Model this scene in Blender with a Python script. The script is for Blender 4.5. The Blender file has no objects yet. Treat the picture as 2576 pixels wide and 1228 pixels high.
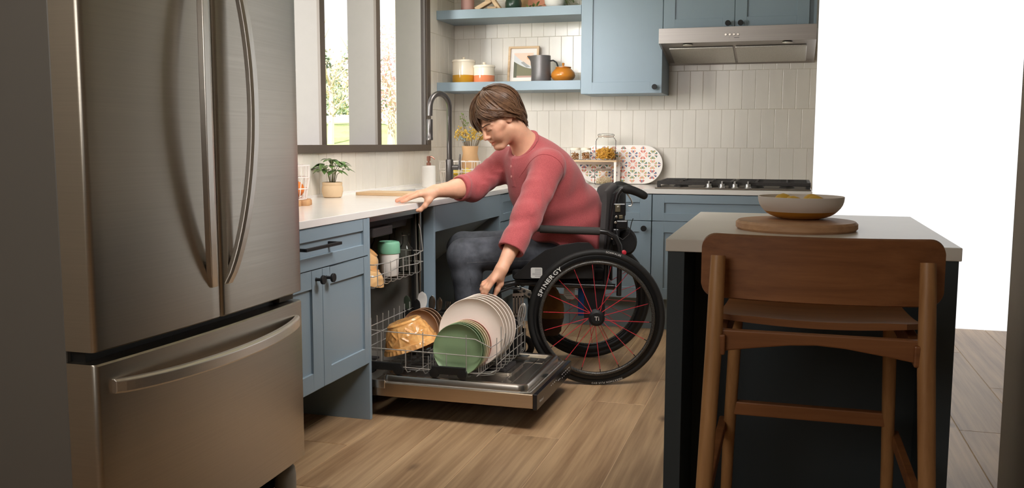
import bpy, bmesh, math, random
import numpy as np
from mathutils import Vector, Matrix
random.seed(7)
S = bpy.context.scene
COL = S.collection

# ------------------------------------------------------------------ camera, sky, sun, lamps, exposure
cam_d = bpy.data.cameras.new('camera'); cam = bpy.data.objects.new('camera', cam_d); COL.objects.link(cam)
cam_d.sensor_fit = 'HORIZONTAL'; cam_d.sensor_width = 36.0; cam_d.lens = 32.283; cam_d.clip_start = 0.05; cam_d.clip_end = 400
_r = Vector((0.957976, 0.286838, 0.002301)); _u = Vector((-0.033739, 0.104709, 0.993930)); _f = Vector((-0.284856, 0.952239, -0.109987))
cam.matrix_world = Matrix(((_r.x, _u.x, -_f.x, 2.26609), (_r.y, _u.y, -_f.y, -6.14786), (_r.z, _u.z, -_f.z, 1.13853), (0, 0, 0, 1)))
S.camera = cam

w = bpy.data.worlds.new('overcast_sky'); S.world = w; w.use_nodes = True
bg = w.node_tree.nodes['Background']; bg.inputs[0].default_value = (1.0, 1.0, 1.0, 1); bg.inputs[1].default_value = 1.1

def lamp(name, kind, loc, target, energy, color=(1, 1, 1), size=1.0, size_y=None, angle=None, spread=None):
    d = bpy.data.lights.new(name, kind); o = bpy.data.objects.new(name, d); COL.objects.link(o)
    o.location = loc; d.energy = energy; d.color = color
    o.rotation_euler = (Vector(target) - Vector(loc)).to_track_quat('-Z', 'Y').to_euler()
    if kind == 'AREA':
        d.size = size
        if size_y: d.shape = 'RECTANGLE'; d.size_y = size_y
        if spread: d.spread = spread
    if kind == 'SUN': d.angle = angle or 0.02
    return o
lamp('sun', 'SUN', (0.5, -10, 8), (-1, 0, 0), 9.0, (1.0, 0.97, 0.93), angle=0.03)
lamp('daylight_softbox', 'AREA', (-1.4, -3.7, 1.7), (0.6, -0.2, 1.3), 152, (1.0, 0.98, 0.97), 1.2, 1.2)
lamp('ceiling_fill', 'AREA', (0.62, -1.3, 2.46), (0.30, -1.0, 0.9), 15, (1.0, 0.98, 0.95), 0.7, 1.2, spread=math.radians(128))  # unseen lamp added to lift the window counter and wall
lamp('corner_fill', 'AREA', (0.36, -2.9, 2.08), (0.88, 0.0, 1.42), 1.9, (1.0, 0.98, 0.96), 0.5, 0.5, spread=math.radians(42))  # unseen narrow lamp added to brighten the shelf half of the back wall
lamp('front_fill', 'AREA', (1.05, -3.45, 2.46), (0.98, -2.1, 0.55), 12, (1.0, 0.97, 0.94), 1.0, 0.8, spread=math.radians(115))  # added overhead fill for the person and the racked plates
lamp('side_fill', 'AREA', (2.05, -3.25, 2.3), (0.6, -2.4, 0.55), 8.4, (1.0, 0.97, 0.94), 0.6, 0.6, spread=math.radians(75))  # added fill aimed into the open dishwasher, not a lamp of the kitchen
lamp('room_fill', 'AREA', (0.9, -6.9, 2.1), (1.0, -1.8, 0.9), 22, (1.0, 0.96, 0.91), 1.6, 1.4)  # added soft fill from behind the camera

S.view_settings.view_transform = 'Standard'; S.view_settings.look = 'None'
S.view_settings.exposure = 0.14; S.view_settings.gamma = 1.0; S.view_settings.use_curve_mapping = False
S.cycles.use_denoising = True
S.cycles.max_bounces = 10; S.cycles.transparent_max_bounces = 16; S.cycles.transmission_bounces = 10
S.cycles.caustics_reflective = False; S.cycles.caustics_refractive = False; S.cycles.sample_clamp_indirect = 6.0

# ------------------------------------------------------------------ materials
def lin(c):
    return tuple(((v / 255.0) / 12.92 if v / 255.0 <= 0.04045 else ((v / 255.0 + 0.055) / 1.055) ** 2.4) for v in c)
MATS = {}
def mat(name, rgb, rough=0.5, metal=0.0, noise=0.0, nscale=(20, 20, 20), bump=0.0, bscale=None, spec=0.5, rnd=0.0, coat=0.0, sss=0.0, trans=0.0, ior=1.45, rnoise=0.0, rgb2=None):
    m = bpy.data.materials.new(name); m.use_nodes = True; nt = m.node_tree; n = nt.nodes; b = n['Principled BSDF']
    col = lin(rgb) + (1,)
    b.inputs['Base Color'].default_value = col; b.inputs['Roughness'].default_value = rough; b.inputs['Metallic'].default_value = metal
    b.inputs['Specular IOR Level'].default_value = spec; b.inputs['IOR'].default_value = ior
    b.inputs['Coat Weight'].default_value = coat; b.inputs['Coat Roughness'].default_value = 0.12
    b.inputs['Transmission Weight'].default_value = trans
    if sss: b.inputs['Subsurface Weight'].default_value = sss; b.inputs['Subsurface Radius'].default_value = (0.012, 0.005, 0.003); b.inputs['Subsurface Scale'].default_value = 1.0
    tc = n.new('ShaderNodeTexCoord'); mp = n.new('ShaderNodeMapping'); mp.inputs['Scale'].default_value = nscale
    nt.links.new(tc.outputs['Object'], mp.inputs[0])
    oi = n.new('ShaderNodeObjectInfo')
    add = n.new('ShaderNodeVectorMath'); add.operation = 'ADD'; nt.links.new(mp.outputs[0], add.inputs[0])
    sc = n.new('ShaderNodeMath'); sc.operation = 'MULTIPLY'; sc.inputs[1].default_value = 37.0 if rnd else 0.0
    nt.links.new(oi.outputs['Random'], sc.inputs[0]); nt.links.new(sc.outputs[0], add.inputs[1])
    tex = n.new('ShaderNodeTexNoise'); tex.inputs['Scale'].default_value = 1.0; tex.inputs['Detail'].default_value = 6; tex.inputs['Roughness'].default_value = 0.6
    nt.links.new(add.outputs[0], tex.inputs['Vector'])
    if noise or rnd:
        mx = n.new('ShaderNodeMix'); mx.data_type = 'RGBA'
        c2 = lin(rgb2) + (1,) if rgb2 else tuple(v * (1 - noise) for v in col[:3]) + (1,)
        mx.inputs[6].default_value = col; mx.inputs[7].default_value = c2
        cr = n.new('ShaderNodeMapRange'); cr.inputs[1].default_value = 0.35; cr.inputs[2].default_value = 0.68
        nt.links.new(tex.outputs['Fac'], cr.inputs[0]); nt.links.new(cr.outputs[0], mx.inputs[0])
        out = mx.outputs[2]
        if rnd:
            hs = n.new('ShaderNodeHueSaturation'); mr = n.new('ShaderNodeMapRange')
            mr.inputs[3].default_value = 1 - rnd; mr.inputs[4].default_value = 1 + rnd
            nt.links.new(oi.outputs['Random'], mr.inputs[0]); nt.links.new(mr.outputs[0], hs.inputs['Value']); nt.links.new(out, hs.inputs['Color']); out = hs.outputs[0]
        nt.links.new(out, b.inputs['Base Color'])
    if rnoise:
        mr = n.new('ShaderNodeMapRange'); mr.inputs[3].default_value = max(0.02, rough - rnoise); mr.inputs[4].default_value = rough + rnoise
        nt.links.new(tex.outputs['Fac'], mr.inputs[0]); nt.links.new(mr.outputs[0], b.inputs['Roughness'])
    if bump:
        src = tex
        if bscale:
            mp2 = n.new('ShaderNodeMapping'); mp2.inputs['Scale'].default_value = bscale; nt.links.new(tc.outputs['Object'], mp2.inputs[0])
            src = n.new('ShaderNodeTexNoise'); src.inputs['Scale'].default_value = 1.0; src.inputs['Detail'].default_value = 4; nt.links.new(mp2.outputs[0], src.inputs['Vector'])
        bp = n.new('ShaderNodeBump'); bp.inputs['Strength'].default_value = bump; bp.inputs['Distance'].default_value = 0.002
        nt.links.new(src.outputs['Fac'], bp.inputs['Height']); nt.links.new(bp.outputs[0], b.inputs['Normal'])
    MATS[name] = m
    return m

def glass_mat(name, tint=(1, 1, 1), rough=0.02, mix=0.12):
    # thin clear glass: mostly see-through with a mirror-like sheen
    m = bpy.data.materials.new(name); m.use_nodes = True; nt = m.node_tree; n = nt.nodes; n.remove(n['Principled BSDF'])
    t = n.new('ShaderNodeBsdfTransparent'); t.inputs[0].default_value = tint + (1,)
    g = n.new('ShaderNodeBsdfGlossy'); g.inputs['Roughness'].default_value = rough
    lw = n.new('ShaderNodeLayerWeight'); lw.inputs[0].default_value = mix
    mx = n.new('ShaderNodeMixShader'); nt.links.new(lw.outputs['Fresnel'], mx.inputs[0]); nt.links.new(t.outputs[0], mx.inputs[1]); nt.links.new(g.outputs[0], mx.inputs[2])
    nt.links.new(mx.outputs[0], n['Material Output'].inputs[0]); MATS[name] = m
    return m

BLUE = mat('blue_cabinet_paint', (137, 154, 166), 0.42, noise=0.04, nscale=(3, 3, 3), bump=0.05, bscale=(250, 250, 250))
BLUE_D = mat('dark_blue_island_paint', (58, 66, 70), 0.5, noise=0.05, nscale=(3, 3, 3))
TILE = mat('cream_glazed_tile', (234, 227, 216), 0.2, noise=0.05, nscale=(9, 9, 4), rnd=0.025, bump=0.10, bscale=(14, 14, 7))
GROUT = mat('pale_grout', (216, 206, 190), 0.9, noise=0.1, nscale=(60, 60, 60))
WALLP = mat('cream_wall_paint', (225, 216, 200), 0.85, noise=0.03)
DARKW = mat('taupe_wall_paint', (160, 152, 142), 0.9, noise=0.03)
CEIL = mat('white_ceiling_paint', (236, 232, 224), 0.9)
QUARTZ = mat('white_quartz', (240, 236, 232), 0.16, noise=0.04, nscale=(5, 5, 5), coat=0.2)
STEEL = mat('brushed_stainless', (190, 183, 172), 0.32, 1.0, noise=0.06, nscale=(2, 2, 260), rnoise=0.05)
STEEL_H = mat('brushed_stainless_sideways', (176, 170, 166), 0.42, 1.0, noise=0.10, nscale=(2, 260, 260), rnoise=0.06)
CHROME = mat('polished_steel', (214, 206, 196), 0.27, 1.0, noise=0.05, nscale=(6, 6, 6))
TUBSTEEL = mat('tub_stainless', (176, 170, 160), 0.3, 0.62, noise=0.15, nscale=(8, 8, 3), bump=0.25, bscale=(7, 7, 3))
DOORSTEEL = mat('warm_door_steel', (196, 178, 156), 0.3, 1.0, noise=0.05, nscale=(3, 200, 200))
BLACK = mat('matte_black_metal', (20, 19, 20), 0.55, noise=0.1)
BLACKP = mat('black_plastic', (20, 20, 20), 0.5)
DGREY = mat('dark_grey_plastic', (52, 48, 48), 0.5)
BRONZE = mat('dark_bronze_frame', (88, 76, 66), 0.5, noise=0.08, nscale=(4, 4, 4))
REVEAL = mat('pale_grey_mullion_face', (128, 122, 119), 0.7, noise=0.03)
GUN = mat('gunmetal_faucet', (105, 100, 98), 0.33, 0.9, noise=0.05)
WHITE = mat('white_ceramic', (240, 235, 228), 0.25, coat=0.3)
WIREW = mat('white_coated_wire', (240, 232, 226), 0.4)
WIREG = mat('grey_rack_wire', (176, 172, 166), 0.35, 0.35)
OAKP = None
PANE = glass_mat('window_glass', (0.99, 1.0, 0.99), 0.01, 0.06)
GLASS = glass_mat('clear_glass', (0.975, 0.985, 0.98), 0.05, 0.05)

BOTTLE = glass_mat('bottle_glass', (0.90, 0.93, 0.91), 0.06, 0.22)
def wood(name, light, dark, axis=1, grain=38.0, rough=0.5, rnd=0.1, knots=False, stretch=0.045):
    m = bpy.data.materials.new(name); m.use_nodes = True; nt = m.node_tree; n = nt.nodes; L = nt.links.new; b = n['Principled BSDF']
    tc = n.new('ShaderNodeTexCoord'); oi = n.new('ShaderNodeObjectInfo')
    off = n.new('ShaderNodeMath'); off.operation = 'MULTIPLY'; off.inputs[1].default_value = 53.0; L(oi.outputs['Random'], off.inputs[0])
    ad = n.new('ShaderNodeVectorMath'); ad.operation = 'ADD'; L(tc.outputs['Object'], ad.inputs[0]); L(off.outputs[0], ad.inputs[1])
    s = [grain, grain, grain]; s[axis] = grain * stretch
    mp = n.new('ShaderNodeMapping'); mp.inputs['Scale'].default_value = s; L(ad.outputs[0], mp.inputs[0])
    t1 = n.new('ShaderNodeTexNoise'); t1.inputs['Scale'].default_value = 1; t1.inputs['Detail'].default_value = 8; t1.inputs['Roughness'].default_value = 0.62; t1.inputs['Distortion'].default_value = 0.25; L(mp.outputs[0], t1.inputs['Vector'])
    s2 = [11.0, 11.0, 11.0]; s2[axis] = 0.9
    mp2 = n.new('ShaderNodeMapping'); mp2.inputs['Scale'].default_value = s2; L(ad.outputs[0], mp2.inputs[0])
    t2 = n.new('ShaderNodeTexNoise'); t2.inputs['Scale'].default_value = 1; t2.inputs['Detail'].default_value = 4; t2.inputs['Distortion'].default_value = 0.5; L(mp2.outputs[0], t2.inputs['Vector'])
    mixf = n.new('ShaderNodeMix'); mixf.inputs[0].default_value = 0.5; L(t1.outputs['Fac'], mixf.inputs[2]); L(t2.outputs['Fac'], mixf.inputs[3])
    rp = n.new('ShaderNodeValToRGB'); e = rp.color_ramp.elements
    e[0].position = 0.36; e[0].color = lin(dark) + (1,); e[1].position = 0.62; e[1].color = lin(light) + (1,)
    L(mixf.outputs[0], rp.inputs[0]); out = rp.outputs[0]
    if knots:
        s3 = [5.2, 5.2, 5.2]; s3[axis] = 2.4
        mp3 = n.new('ShaderNodeMapping'); mp3.inputs['Scale'].default_value = s3; L(ad.outputs[0], mp3.inputs[0])
        v = n.new('ShaderNodeTexVoronoi'); v.inputs['Scale'].default_value = 1.0; v.inputs['Randomness'].default_value = 1.0
        wob = n.new('ShaderNodeVectorMath'); wob.operation = 'MULTIPLY_ADD'; wob.inputs[1].default_value = (0.12, 0.12, 0.12); L(t1.outputs['Color'], wob.inputs[0]); L(mp3.outputs[0], wob.inputs[2]); L(wob.outputs[0], v.inputs['Vector'])
        mr = n.new('ShaderNodeMapRange'); mr.inputs[1].default_value = 0.02; mr.inputs[2].default_value = 0.13; mr.inputs[3].default_value = 0.75; mr.inputs[4].default_value = 0.0; L(v.outputs['Distance'], mr.inputs[0])
        km = n.new('ShaderNodeMix'); km.data_type = 'RGBA'; km.inputs[7].default_value = lin((72, 50, 34)) + (1,); L(mr.outputs[0], km.inputs[0]); L(out, km.inputs[6]); out = km.outputs[2]
    hs = n.new('ShaderNodeHueSaturation'); vr = n.new('ShaderNodeMapRange'); vr.inputs[3].default_value = 1 - rnd; vr.inputs[4].default_value = 1 + rnd
    L(oi.outputs['Random'], vr.inputs[0]); L(vr.outputs[0], hs.inputs['Value']); L(out, hs.inputs['Color']); L(hs.outputs[0], b.inputs['Base Color'])
    b.inputs['Roughness'].default_value = rough
    bp = n.new('ShaderNodeBump'); bp.inputs['Strength'].default_value = 0.12; bp.inputs['Distance'].default_value = 0.002; L(t1.outputs['Fac'], bp.inputs['Height']); L(bp.outputs[0], b.inputs['Normal'])
    MATS[name] = m
    return m
PLANK = wood('oak_plank', (198, 165, 127), (142, 109, 78), 1, 42, 0.42, 0.13, True, 0.03)
OAK = wood('stool_oak_upright', (186, 140, 92), (150, 104, 62), 2, 60, 0.42, 0.05)
OAKX = wood('stool_oak_sideways', (150, 98, 58), (116, 70, 38), 0, 60, 0.42, 0.05)
PALEW = wood('pale_maple', (226, 196, 158), (190, 152, 110), 0, 40, 0.5, 0.04)
PALEW_Y = wood('pale_maple_lengthways', (232, 206, 168), (208, 174, 130), 1, 40, 0.5, 0.04)
BARK = wood('log_slice_wood', (206, 160, 112), (140, 94, 60), 2, 40, 0.7, 0.08)

# ------------------------------------------------------------------ mesh builder
class B:
    def __init__(s): s.v = []; s.f = []; s.sm = []
    def add(s, vs, fs, smooth=False):
        o = len(s.v); s.v += [tuple(v) for v in vs]; s.f += [tuple(i + o for i in f) for f in fs]; s.sm += [smooth] * len(fs)
        return s
    def box(s, x0, x1, y0, y1, z0, z1):
        return s.add([(x0, y0, z0), (x1, y0, z0), (x1, y1, z0), (x0, y1, z0), (x0, y0, z1), (x1, y0, z1), (x1, y1, z1), (x0, y1, z1)],
                     [(0, 3, 2, 1), (4, 5, 6, 7), (0, 1, 5, 4), (1, 2, 6, 5), (2, 3, 7, 6), (3, 0, 4, 7)])
    def obox(s, c, ax, ay, az, hx, hy, hz):
        c, ax, ay, az = map(Vector, (c, ax, ay, az))
        vs = [c + ax * hx * i + ay * hy * j + az * hz * k for k in (-1, 1) for j in (-1, 1) for i in (-1, 1)]
        return s.add(vs, [(0, 2, 3, 1), (4, 5, 7, 6), (0, 1, 5, 4), (1, 3, 7, 5), (3, 2, 6, 7), (2, 0, 4, 6)])
    def tube(s, pts, r, n=8, closed=False, caps=True, flat=None):
        pts = [Vector(p) for p in pts]; N = len(pts); rs = r if isinstance(r, (list, tuple)) else [r] * N
        vs = []; prev = None
        for i, p in enumerate(pts):
            if closed: t = pts[(i + 1) % N] - pts[i - 1]
            else: t = (pts[min(i + 1, N - 1)] - pts[max(i - 1, 0)])
            t = t.normalized()
            if prev is None:
                a = Vector((0, 0, 1)) if abs(t.z) < 0.9 else Vector((1, 0, 0))
                if flat is not None: a = Vector(flat)
                nrm = (a - t * a.dot(t)).normalized()
            else: nrm = (prev - t * prev.dot(t)).normalized()
            prev = nrm; bn = t.cross(nrm)
            for k in range(n):
                A = 2 * math.pi * k / n
                rr = rs[i]
                rx, ry = rr if isinstance(rr, tuple) else (rr, rr)
                vs.append(p + nrm * math.cos(A) * rx + bn * math.sin(A) * ry)
        fs = []
        for i in range(N if closed else N - 1):
            j = (i + 1) % N
            for k in range(n):
                l = (k + 1) % n; fs.append((i * n + k, i * n + l, j * n + l, j * n + k))
        if not closed and caps: fs += [tuple(range(n - 1, -1, -1)), tuple((N - 1) * n + k for k in range(n))]
        return s.add(vs, fs, True)
    def cyl(s, p0, p1, r, n=20, r1=None): return s.tube([p0, p1], [r, r if r1 is None else r1], n)
    def lathe(s, prof, c=(0, 0, 0), n=28, ax=(0, 0, 1), capb=True, capt=True):
        c = Vector(c); az = Vector(ax).normalized(); a = Vector((1, 0, 0)) if abs(az.x) < 0.9 else Vector((0, 1, 0)); ax_ = (a - az * a.dot(az)).normalized(); ay = az.cross(ax_)
        vs = []; fs = []
        for (r, z) in prof:
            for k in range(n):
                A = 2 * math.pi * k / n; vs.append(c + az * z + ax_ * r * math.cos(A) + ay * r * math.sin(A))
        for i in range(len(prof) - 1):
            for k in range(n):
                l = (k + 1) % n; fs.append((i * n + k, i * n + l, (i + 1) * n + l, (i + 1) * n + k))
        if capb and prof[0][0] > 1e-5: fs.append(tuple(range(n - 1, -1, -1)))
        if capt and prof[-1][0] > 1e-5: fs.append(tuple((len(prof) - 1) * n + k for k in range(n)))
        return s.add(vs, fs, True)
    def loft(s, rings, closed_ring=True, caps=True, smooth=True):
        n = len(rings[0]); vs = [v for r in rings for v in r]; fs = []
        for i in range(len(rings) - 1):
            for k in range(n if closed_ring else n - 1):
                l = (k + 1) % n; fs.append((i * n + k, i * n + l, (i + 1) * n + l, (i + 1) * n + k))
        if caps and closed_ring: fs += [tuple(range(n - 1, -1, -1)), tuple((len(rings) - 1) * n + k for k in range(n))]
        return s.add(vs, fs, smooth)
    def prism(s, poly, d0, d1, o=(0, 0, 0), ax=(1, 0, 0), ay=(0, 1, 0), az=(0, 0, 1)):
        o, ax, ay, az = map(Vector, (o, ax, ay, az)); n = len(poly)
        vs = [o + ax * p[0] + ay * p[1] + az * d for d in (d0, d1) for p in poly]
        fs = [tuple(range(n - 1, -1, -1)), tuple(range(n, 2 * n))] + [(k, (k + 1) % n, n + (k + 1) % n, n + k) for k in range(n)]
        return s.add(vs, fs)
    def ball(s, c, r, n=12, m=8, sc=(1, 1, 1)):
        vs = []; fs = []
        for i in range(m + 1):
            ph = math.pi * i / m
            for k in range(n):
                A = 2 * math.pi * k / n
                vs.append((c[0] + r * sc[0] * math.sin(ph) * math.cos(A), c[1] + r * sc[1] * math.sin(ph) * math.sin(A), c[2] - r * sc[2] * math.cos(ph)))
        for i in range(m):
            for k in range(n):
                l = (k + 1) % n; fs.append((i * n + k, i * n + l, (i + 1) * n + l, (i + 1) * n + k))
        return s.add(vs, fs, True)
    def xf(s, M):
        s.v = [tuple(M @ Vector(v)) for v in s.v]; return s
    def mesh(s, name, off=(0, 0, 0), clean=True):
        me = bpy.data.meshes.new(name); ox, oy, oz = off
        me.from_pydata([(x - ox, y - oy, z - oz) for x, y, z in s.v], [], s.f)
        if clean:
            bm = bmesh.new(); bm.from_mesh(me); bmesh.ops.remove_doubles(bm, verts=bm.verts, dist=1e-6)
            bmesh.ops.recalc_face_normals(bm, faces=bm.faces); bm.to_mesh(me); bm.free()
        if any(s.sm):
            me.shade_smooth()
            try: me.set_sharp_from_angle(angle=math.radians(38))
            except Exception: pass
        return me

def top(o):
    while o.parent: o = o.parent
    return o
def put(name, b, m, parent=None, bevel=0.0, seg=2, off=None, label=None):
    """links one mesh object; world-built parts are shifted by their thing's origin"""
    if off is None: off = top(parent).location if parent and not top(parent).get('_local') else (0, 0, 0)
    me = b.mesh(name, off) if isinstance(b, B) else b
    if m: me.materials.append(m)
    o = bpy.data.objects.new(name, me); COL.objects.link(o)
    if parent: o.parent = parent
    if bevel:
        md = o.modifiers.new('edge', 'BEVEL'); md.width = bevel; md.segments = seg; md.limit_method = 'ANGLE'; md.angle_limit = math.radians(40); md.harden_normals = False
    if label: o['label'] = label
    return o
def tag(o, label=None, cat=None, group=None, kind=None):
    if label: o['label'] = label
    if cat: o['category'] = cat
    if group: o['group'] = group
    if kind: o['kind'] = kind
    return o
def thing(name, loc, label, cat, group=None, rot=None, local=False):
    o = bpy.data.objects.new(name, None); COL.objects.link(o); o.location = loc; o.empty_display_size = 0.05
    if rot is not None: o.rotation_euler = rot
    if local: o['_local'] = 1
    return tag(o, label, cat, group)
def solo(name, b, m, loc, label, cat, group=None, bevel=0.0, seg=2):
    """a thing that is one mesh; built in world coordinates with its origin at loc"""
    me = b.mesh(name, loc); me.materials.append(m); o = bpy.data.objects.new(name, me); COL.objects.link(o); o.location = loc
    if bevel:
        md = o.modifiers.new('edge', 'BEVEL'); md.width = bevel; md.segments = seg; md.limit_method = 'ANGLE'; md.angle_limit = math.radians(40)
    return tag(o, label, cat, group)
def struct(name, b, m, loc=(0, 0, 0), parent=None):
    o = put(name, b, m, parent, off=loc); o.location = loc if parent is None else (0, 0, 0)
    if parent is None: o['kind'] = 'structure'
    return o
def share(name, me, parent, loc, rot=None, scale=None):
    o = bpy.data.objects.new(name, me); COL.objects.link(o); o.parent = parent; o.location = loc
    if rot is not None: o.rotation_euler = rot
    if scale is not None: o.scale = scale
    return o
def copy_thing(o, loc, rot=None, label=None):
    c = o.copy(); COL.objects.link(c); c.location = loc
    if rot is not None: c.rotation_euler = rot
    if label: c['label'] = label
    for ch in list(o.children):
        d = ch.copy(); COL.objects.link(d); d.parent = c
        for g in list(ch.children):
            e = g.copy(); COL.objects.link(e); e.parent = d
    return c
def arc(c, r, a0, a1, n, ax=(1, 0, 0), ay=(0, 0, 1)):
    c, ax, ay = Vector(c), Vector(ax), Vector(ay)
    return [c + ax * r * math.cos(a0 + (a1 - a0) * i / n) + ay * r * math.sin(a0 + (a1 - a0) * i / n) for i in range(n + 1)]
def rrect(w, h, r, n=5):
    pts = []
    for cx, cy, a in ((w / 2 - r, h / 2 - r, 0), (-w / 2 + r, h / 2 - r, 90), (-w / 2 + r, -h / 2 + r, 180), (w / 2 - r, -h / 2 + r, 270)):
        for i in range(n + 1):
            A = math.radians(a + 90 * i / n); pts.append((cx + r * math.cos(A), cy + r * math.sin(A)))
    return pts
def text_b(txt, size, o, ax, ay, depth=0.0006, bold=0.0):
    """flat lettering as geometry, its baseline starting at o"""
    cu = bpy.data.curves.new('lettering', 'FONT'); cu.body = txt; cu.size = size; cu.extrude = 0.0; cu.offset = bold * size; cu.resolution_u = 2
    ob = bpy.data.objects.new('lettering', cu); me = bpy.data.meshes.new_from_object(ob)
    o, ax, ay = Vector(o), Vector(ax).normalized(), Vector(ay).normalized(); az = ax.cross(ay)
    b = B(); b.add([o + ax * v.co.x + ay * v.co.y + az * depth for v in me.vertices], [tuple(p.vertices) for p in me.polygons])
    wdt = max([v.co.x for v in me.vertices] or [0])
    bpy.data.objects.remove(ob); bpy.data.curves.remove(cu); bpy.data.meshes.remove(me)
    return b, wdt
# ------------------------------------------------------------------ room shell
ZT = 0.864; XC = 0.655
fl = struct('floor', B().box(0.0, 2.95, -8.0, 0.0, -0.05, -0.0022).box(2.95, 3.70, -2.95, 0.0, -0.05, -0.0022), mat('floor_joint_highlight', (214, 184, 146), 0.7))  # pale joint colour paints the highlight along the plank edges
pw, gap = 0.25, 0.0030
for i in range(-2, 14):
    x0 = 0.457 - 0.25 + i * pw - 0.0
    xm = 3.70
    if x0 >= xm or x0 + pw <= 0.0: continue
    ymin = -8.0 if x0 + pw <= 2.96 else -2.95
    starts = {4: -2.793, 5: -2.24, 3: -3.95, 2: -3.52, 6: -3.3, 1: -3.1}.get(i, -3.0 - 0.37 * ((i * 5) % 7))
    y = starts - 4.5
    xa, xb = max(x0, 0.0) + gap / 2, min(x0 + pw, xm) - gap / 2
    while y < 0:
        y0, y1 = max(y, ymin) + gap / 2, min(y + 1.5, 0.0) - gap / 2
        if y1 - y0 > 0.02 and y1 > -6.4:
            b = B().box(xa, xb, y0, y1, -0.0022, 0.0)
            put('plank', b, PLANK, fl, bevel=0.0010, seg=1)
        y += 1.5
# ceiling, and the walls that are outside the picture
struct('ceiling', B().box(-0.2, 3.75, -8.0, 0.12, 2.5, 2.6), CEIL)
struct('wall_front', B().box(-0.2, 3.75, -8.1, -8.0, -0.05, 2.5), DARKW)
struct('wall_right', B().box(2.95, 3.05, -8.0, -2.95, -0.05, 2.5).box(3.05, 3.80, -3.05, -2.95, -0.05, 2.5).box(3.70, 3.80, -2.95, 0.0, -0.05, 2.5), DARKW)  # unseen; outer leg added to keep open-side sky light off the tiles
# back wall with its tiles
wb = struct('wall_back', B().box(-0.12, 2.42, -0.0045, 0.12, -0.05, 2.5), GROUT)
tp, th_, tg = 0.0825, 0.2488, 0.0022
tile_me = B().box(-tp / 2 + tg / 2, tp / 2 - tg / 2, -0.006, 0.006, -th_ / 2 + tg / 2, th_ / 2 - tg / 2)
def tile_mesh(w_, h_):
    return B().box(-w_ / 2, w_ / 2, -0.006, 0.005, -h_ / 2, h_ / 2).mesh('tile')
_tm = {}
def tile_on(parent, a, c, z0, z1, rot):
    k = (round(c - a, 4), round(z1 - z0, 4))
    if k not in _tm: _tm[k] = tile_mesh(*k); _tm[k].materials.append(TILE)
    me = _tm[k]
    o = bpy.data.objects.new('tile', me); COL.objects.link(o); o.parent = parent
    jr = random.uniform(-0.0006, 0.0006)
    if rot: o.location = (jr, (a + c) / 2, (z0 + z1) / 2); o.rotation_euler = (random.uniform(-.003, .003), random.uniform(-.003, .003), math.pi / 2 + random.uniform(-.003, .003))
    else: o.location = ((a + c) / 2, jr, (z0 + z1) / 2); o.rotation_euler = (random.uniform(-.003, .003), random.uniform(-.003, .003), random.uniform(-.003, .003))
    md = o.modifiers.new('edge', 'BEVEL'); md.width = 0.0014; md.segments = 2; md.limit_method = 'ANGLE'
rows = [0.860, 1.1055, 1.3543, 1.6031, 1.8519, 2.1007, 2.3495]
for r in range(6):
    z0, z1 = rows[r] + tg / 2, rows[r + 1] - tg / 2
    ph = 1.0205 if r % 2 == 1 else 1.0205 + tp / 2
    k = -14
    while True:
        a = ph + k * tp; k += 1
        if a >= 2.42: break
        c = a + tp
        if c <= 0.006: continue
        aa, cc = max(a, 0.004) + tg / 2, min(c, 2.42) - tg / 2
        hid = (aa > 0.985 and z0 > 1.62)
        if cc - aa < 0.008 or (aa > 0.99 and cc < 1.5 and z0 > 1.5) or (aa > 1.52 and z0 > 1.85): continue
        tile_on(wb, aa, cc, z0, z1, False)
# left wall: window opening y in [WY0, -0.52], z in [1.11, 2.38]
WY0, WY1, WZ0, WZ1 = -2.60, -0.555, 1.118, 2.40
b = B().box(-0.2, 0.0035, -8.0, 0.12, -0.05, WZ0).box(-0.2, 0.0035, -8.0, 0.12, WZ1, 2.5).box(-0.2, 0.0035, -8.0, WY0, WZ0, WZ1).box(-0.2, 0.0035, WY1, 0.12, WZ0, WZ1)
wl = struct('wall_left', b, GROUT)
k = 0
for r in range(6):
    z0, z1 = rows[r] + tg / 2, rows[r + 1] - tg / 2
    for k in range(0, 46):
        c = -0.004 - k * tp - (tp / 2 if r % 2 else 0) + (tp if r % 2 else 0); a = c - tp
        aa, cc = a + tg / 2, min(c, -0.008) - tg / 2
        if cc - aa < 0.008: continue
        if z0 > 1.09 and cc < -0.50: continue
        if z1 > 1.09 and z0 < 1.09 and aa < -0.505: z1b = 1.083
        else: z1b = z1
        if z0 > 1.09 and aa < -0.497: aa = -0.497
        if cc - aa < 0.008: continue
        tile_on(wl, aa, cc, z0, z1b, True)
# window: dark frame on the wall, deep fins, recessed panes
wn = thing('window_1', (0, -1.85, 1.08), 'dark framed window with deep pale mullions above the sink counter', None)
wn['kind'] = 'structure'
del wn['label']
b = B().box(-0.01, 0.022, WY0 - 0.06, -0.4975, 1.083, WZ0 + 0.006); put('sill_rail', b, BRONZE, wn, bevel=0.002)
b = B().box(-0.01, 0.022, -0.560, -0.4975, WZ0 + 0.006, 2.46); b.box(-0.01, 0.022, WY0 - 0.06, WY0 + 0.0, WZ0 + 0.006, 2.46); b.box(-0.01, 0.022, WY0, -0.56, 2.40, 2.46)
put('frame', b, BRONZE, wn, bevel=0.002)
for y in (-1.228, -1.891, -2.548):
    put('mullion', B().box(-0.012, 0.004, y - 0.052, y, WZ0, WZ1), BRONZE, wn, bevel=0.001)
    put('fin', B().box(-0.178, -0.012, y - 0.05, y - 0.002, WZ0, WZ1), REVEAL, wn)
put('jamb_liner', B().box(-0.178, -0.004, -0.600, WY1 + 0.001, WZ0, WZ1), REVEAL, wn)
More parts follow.
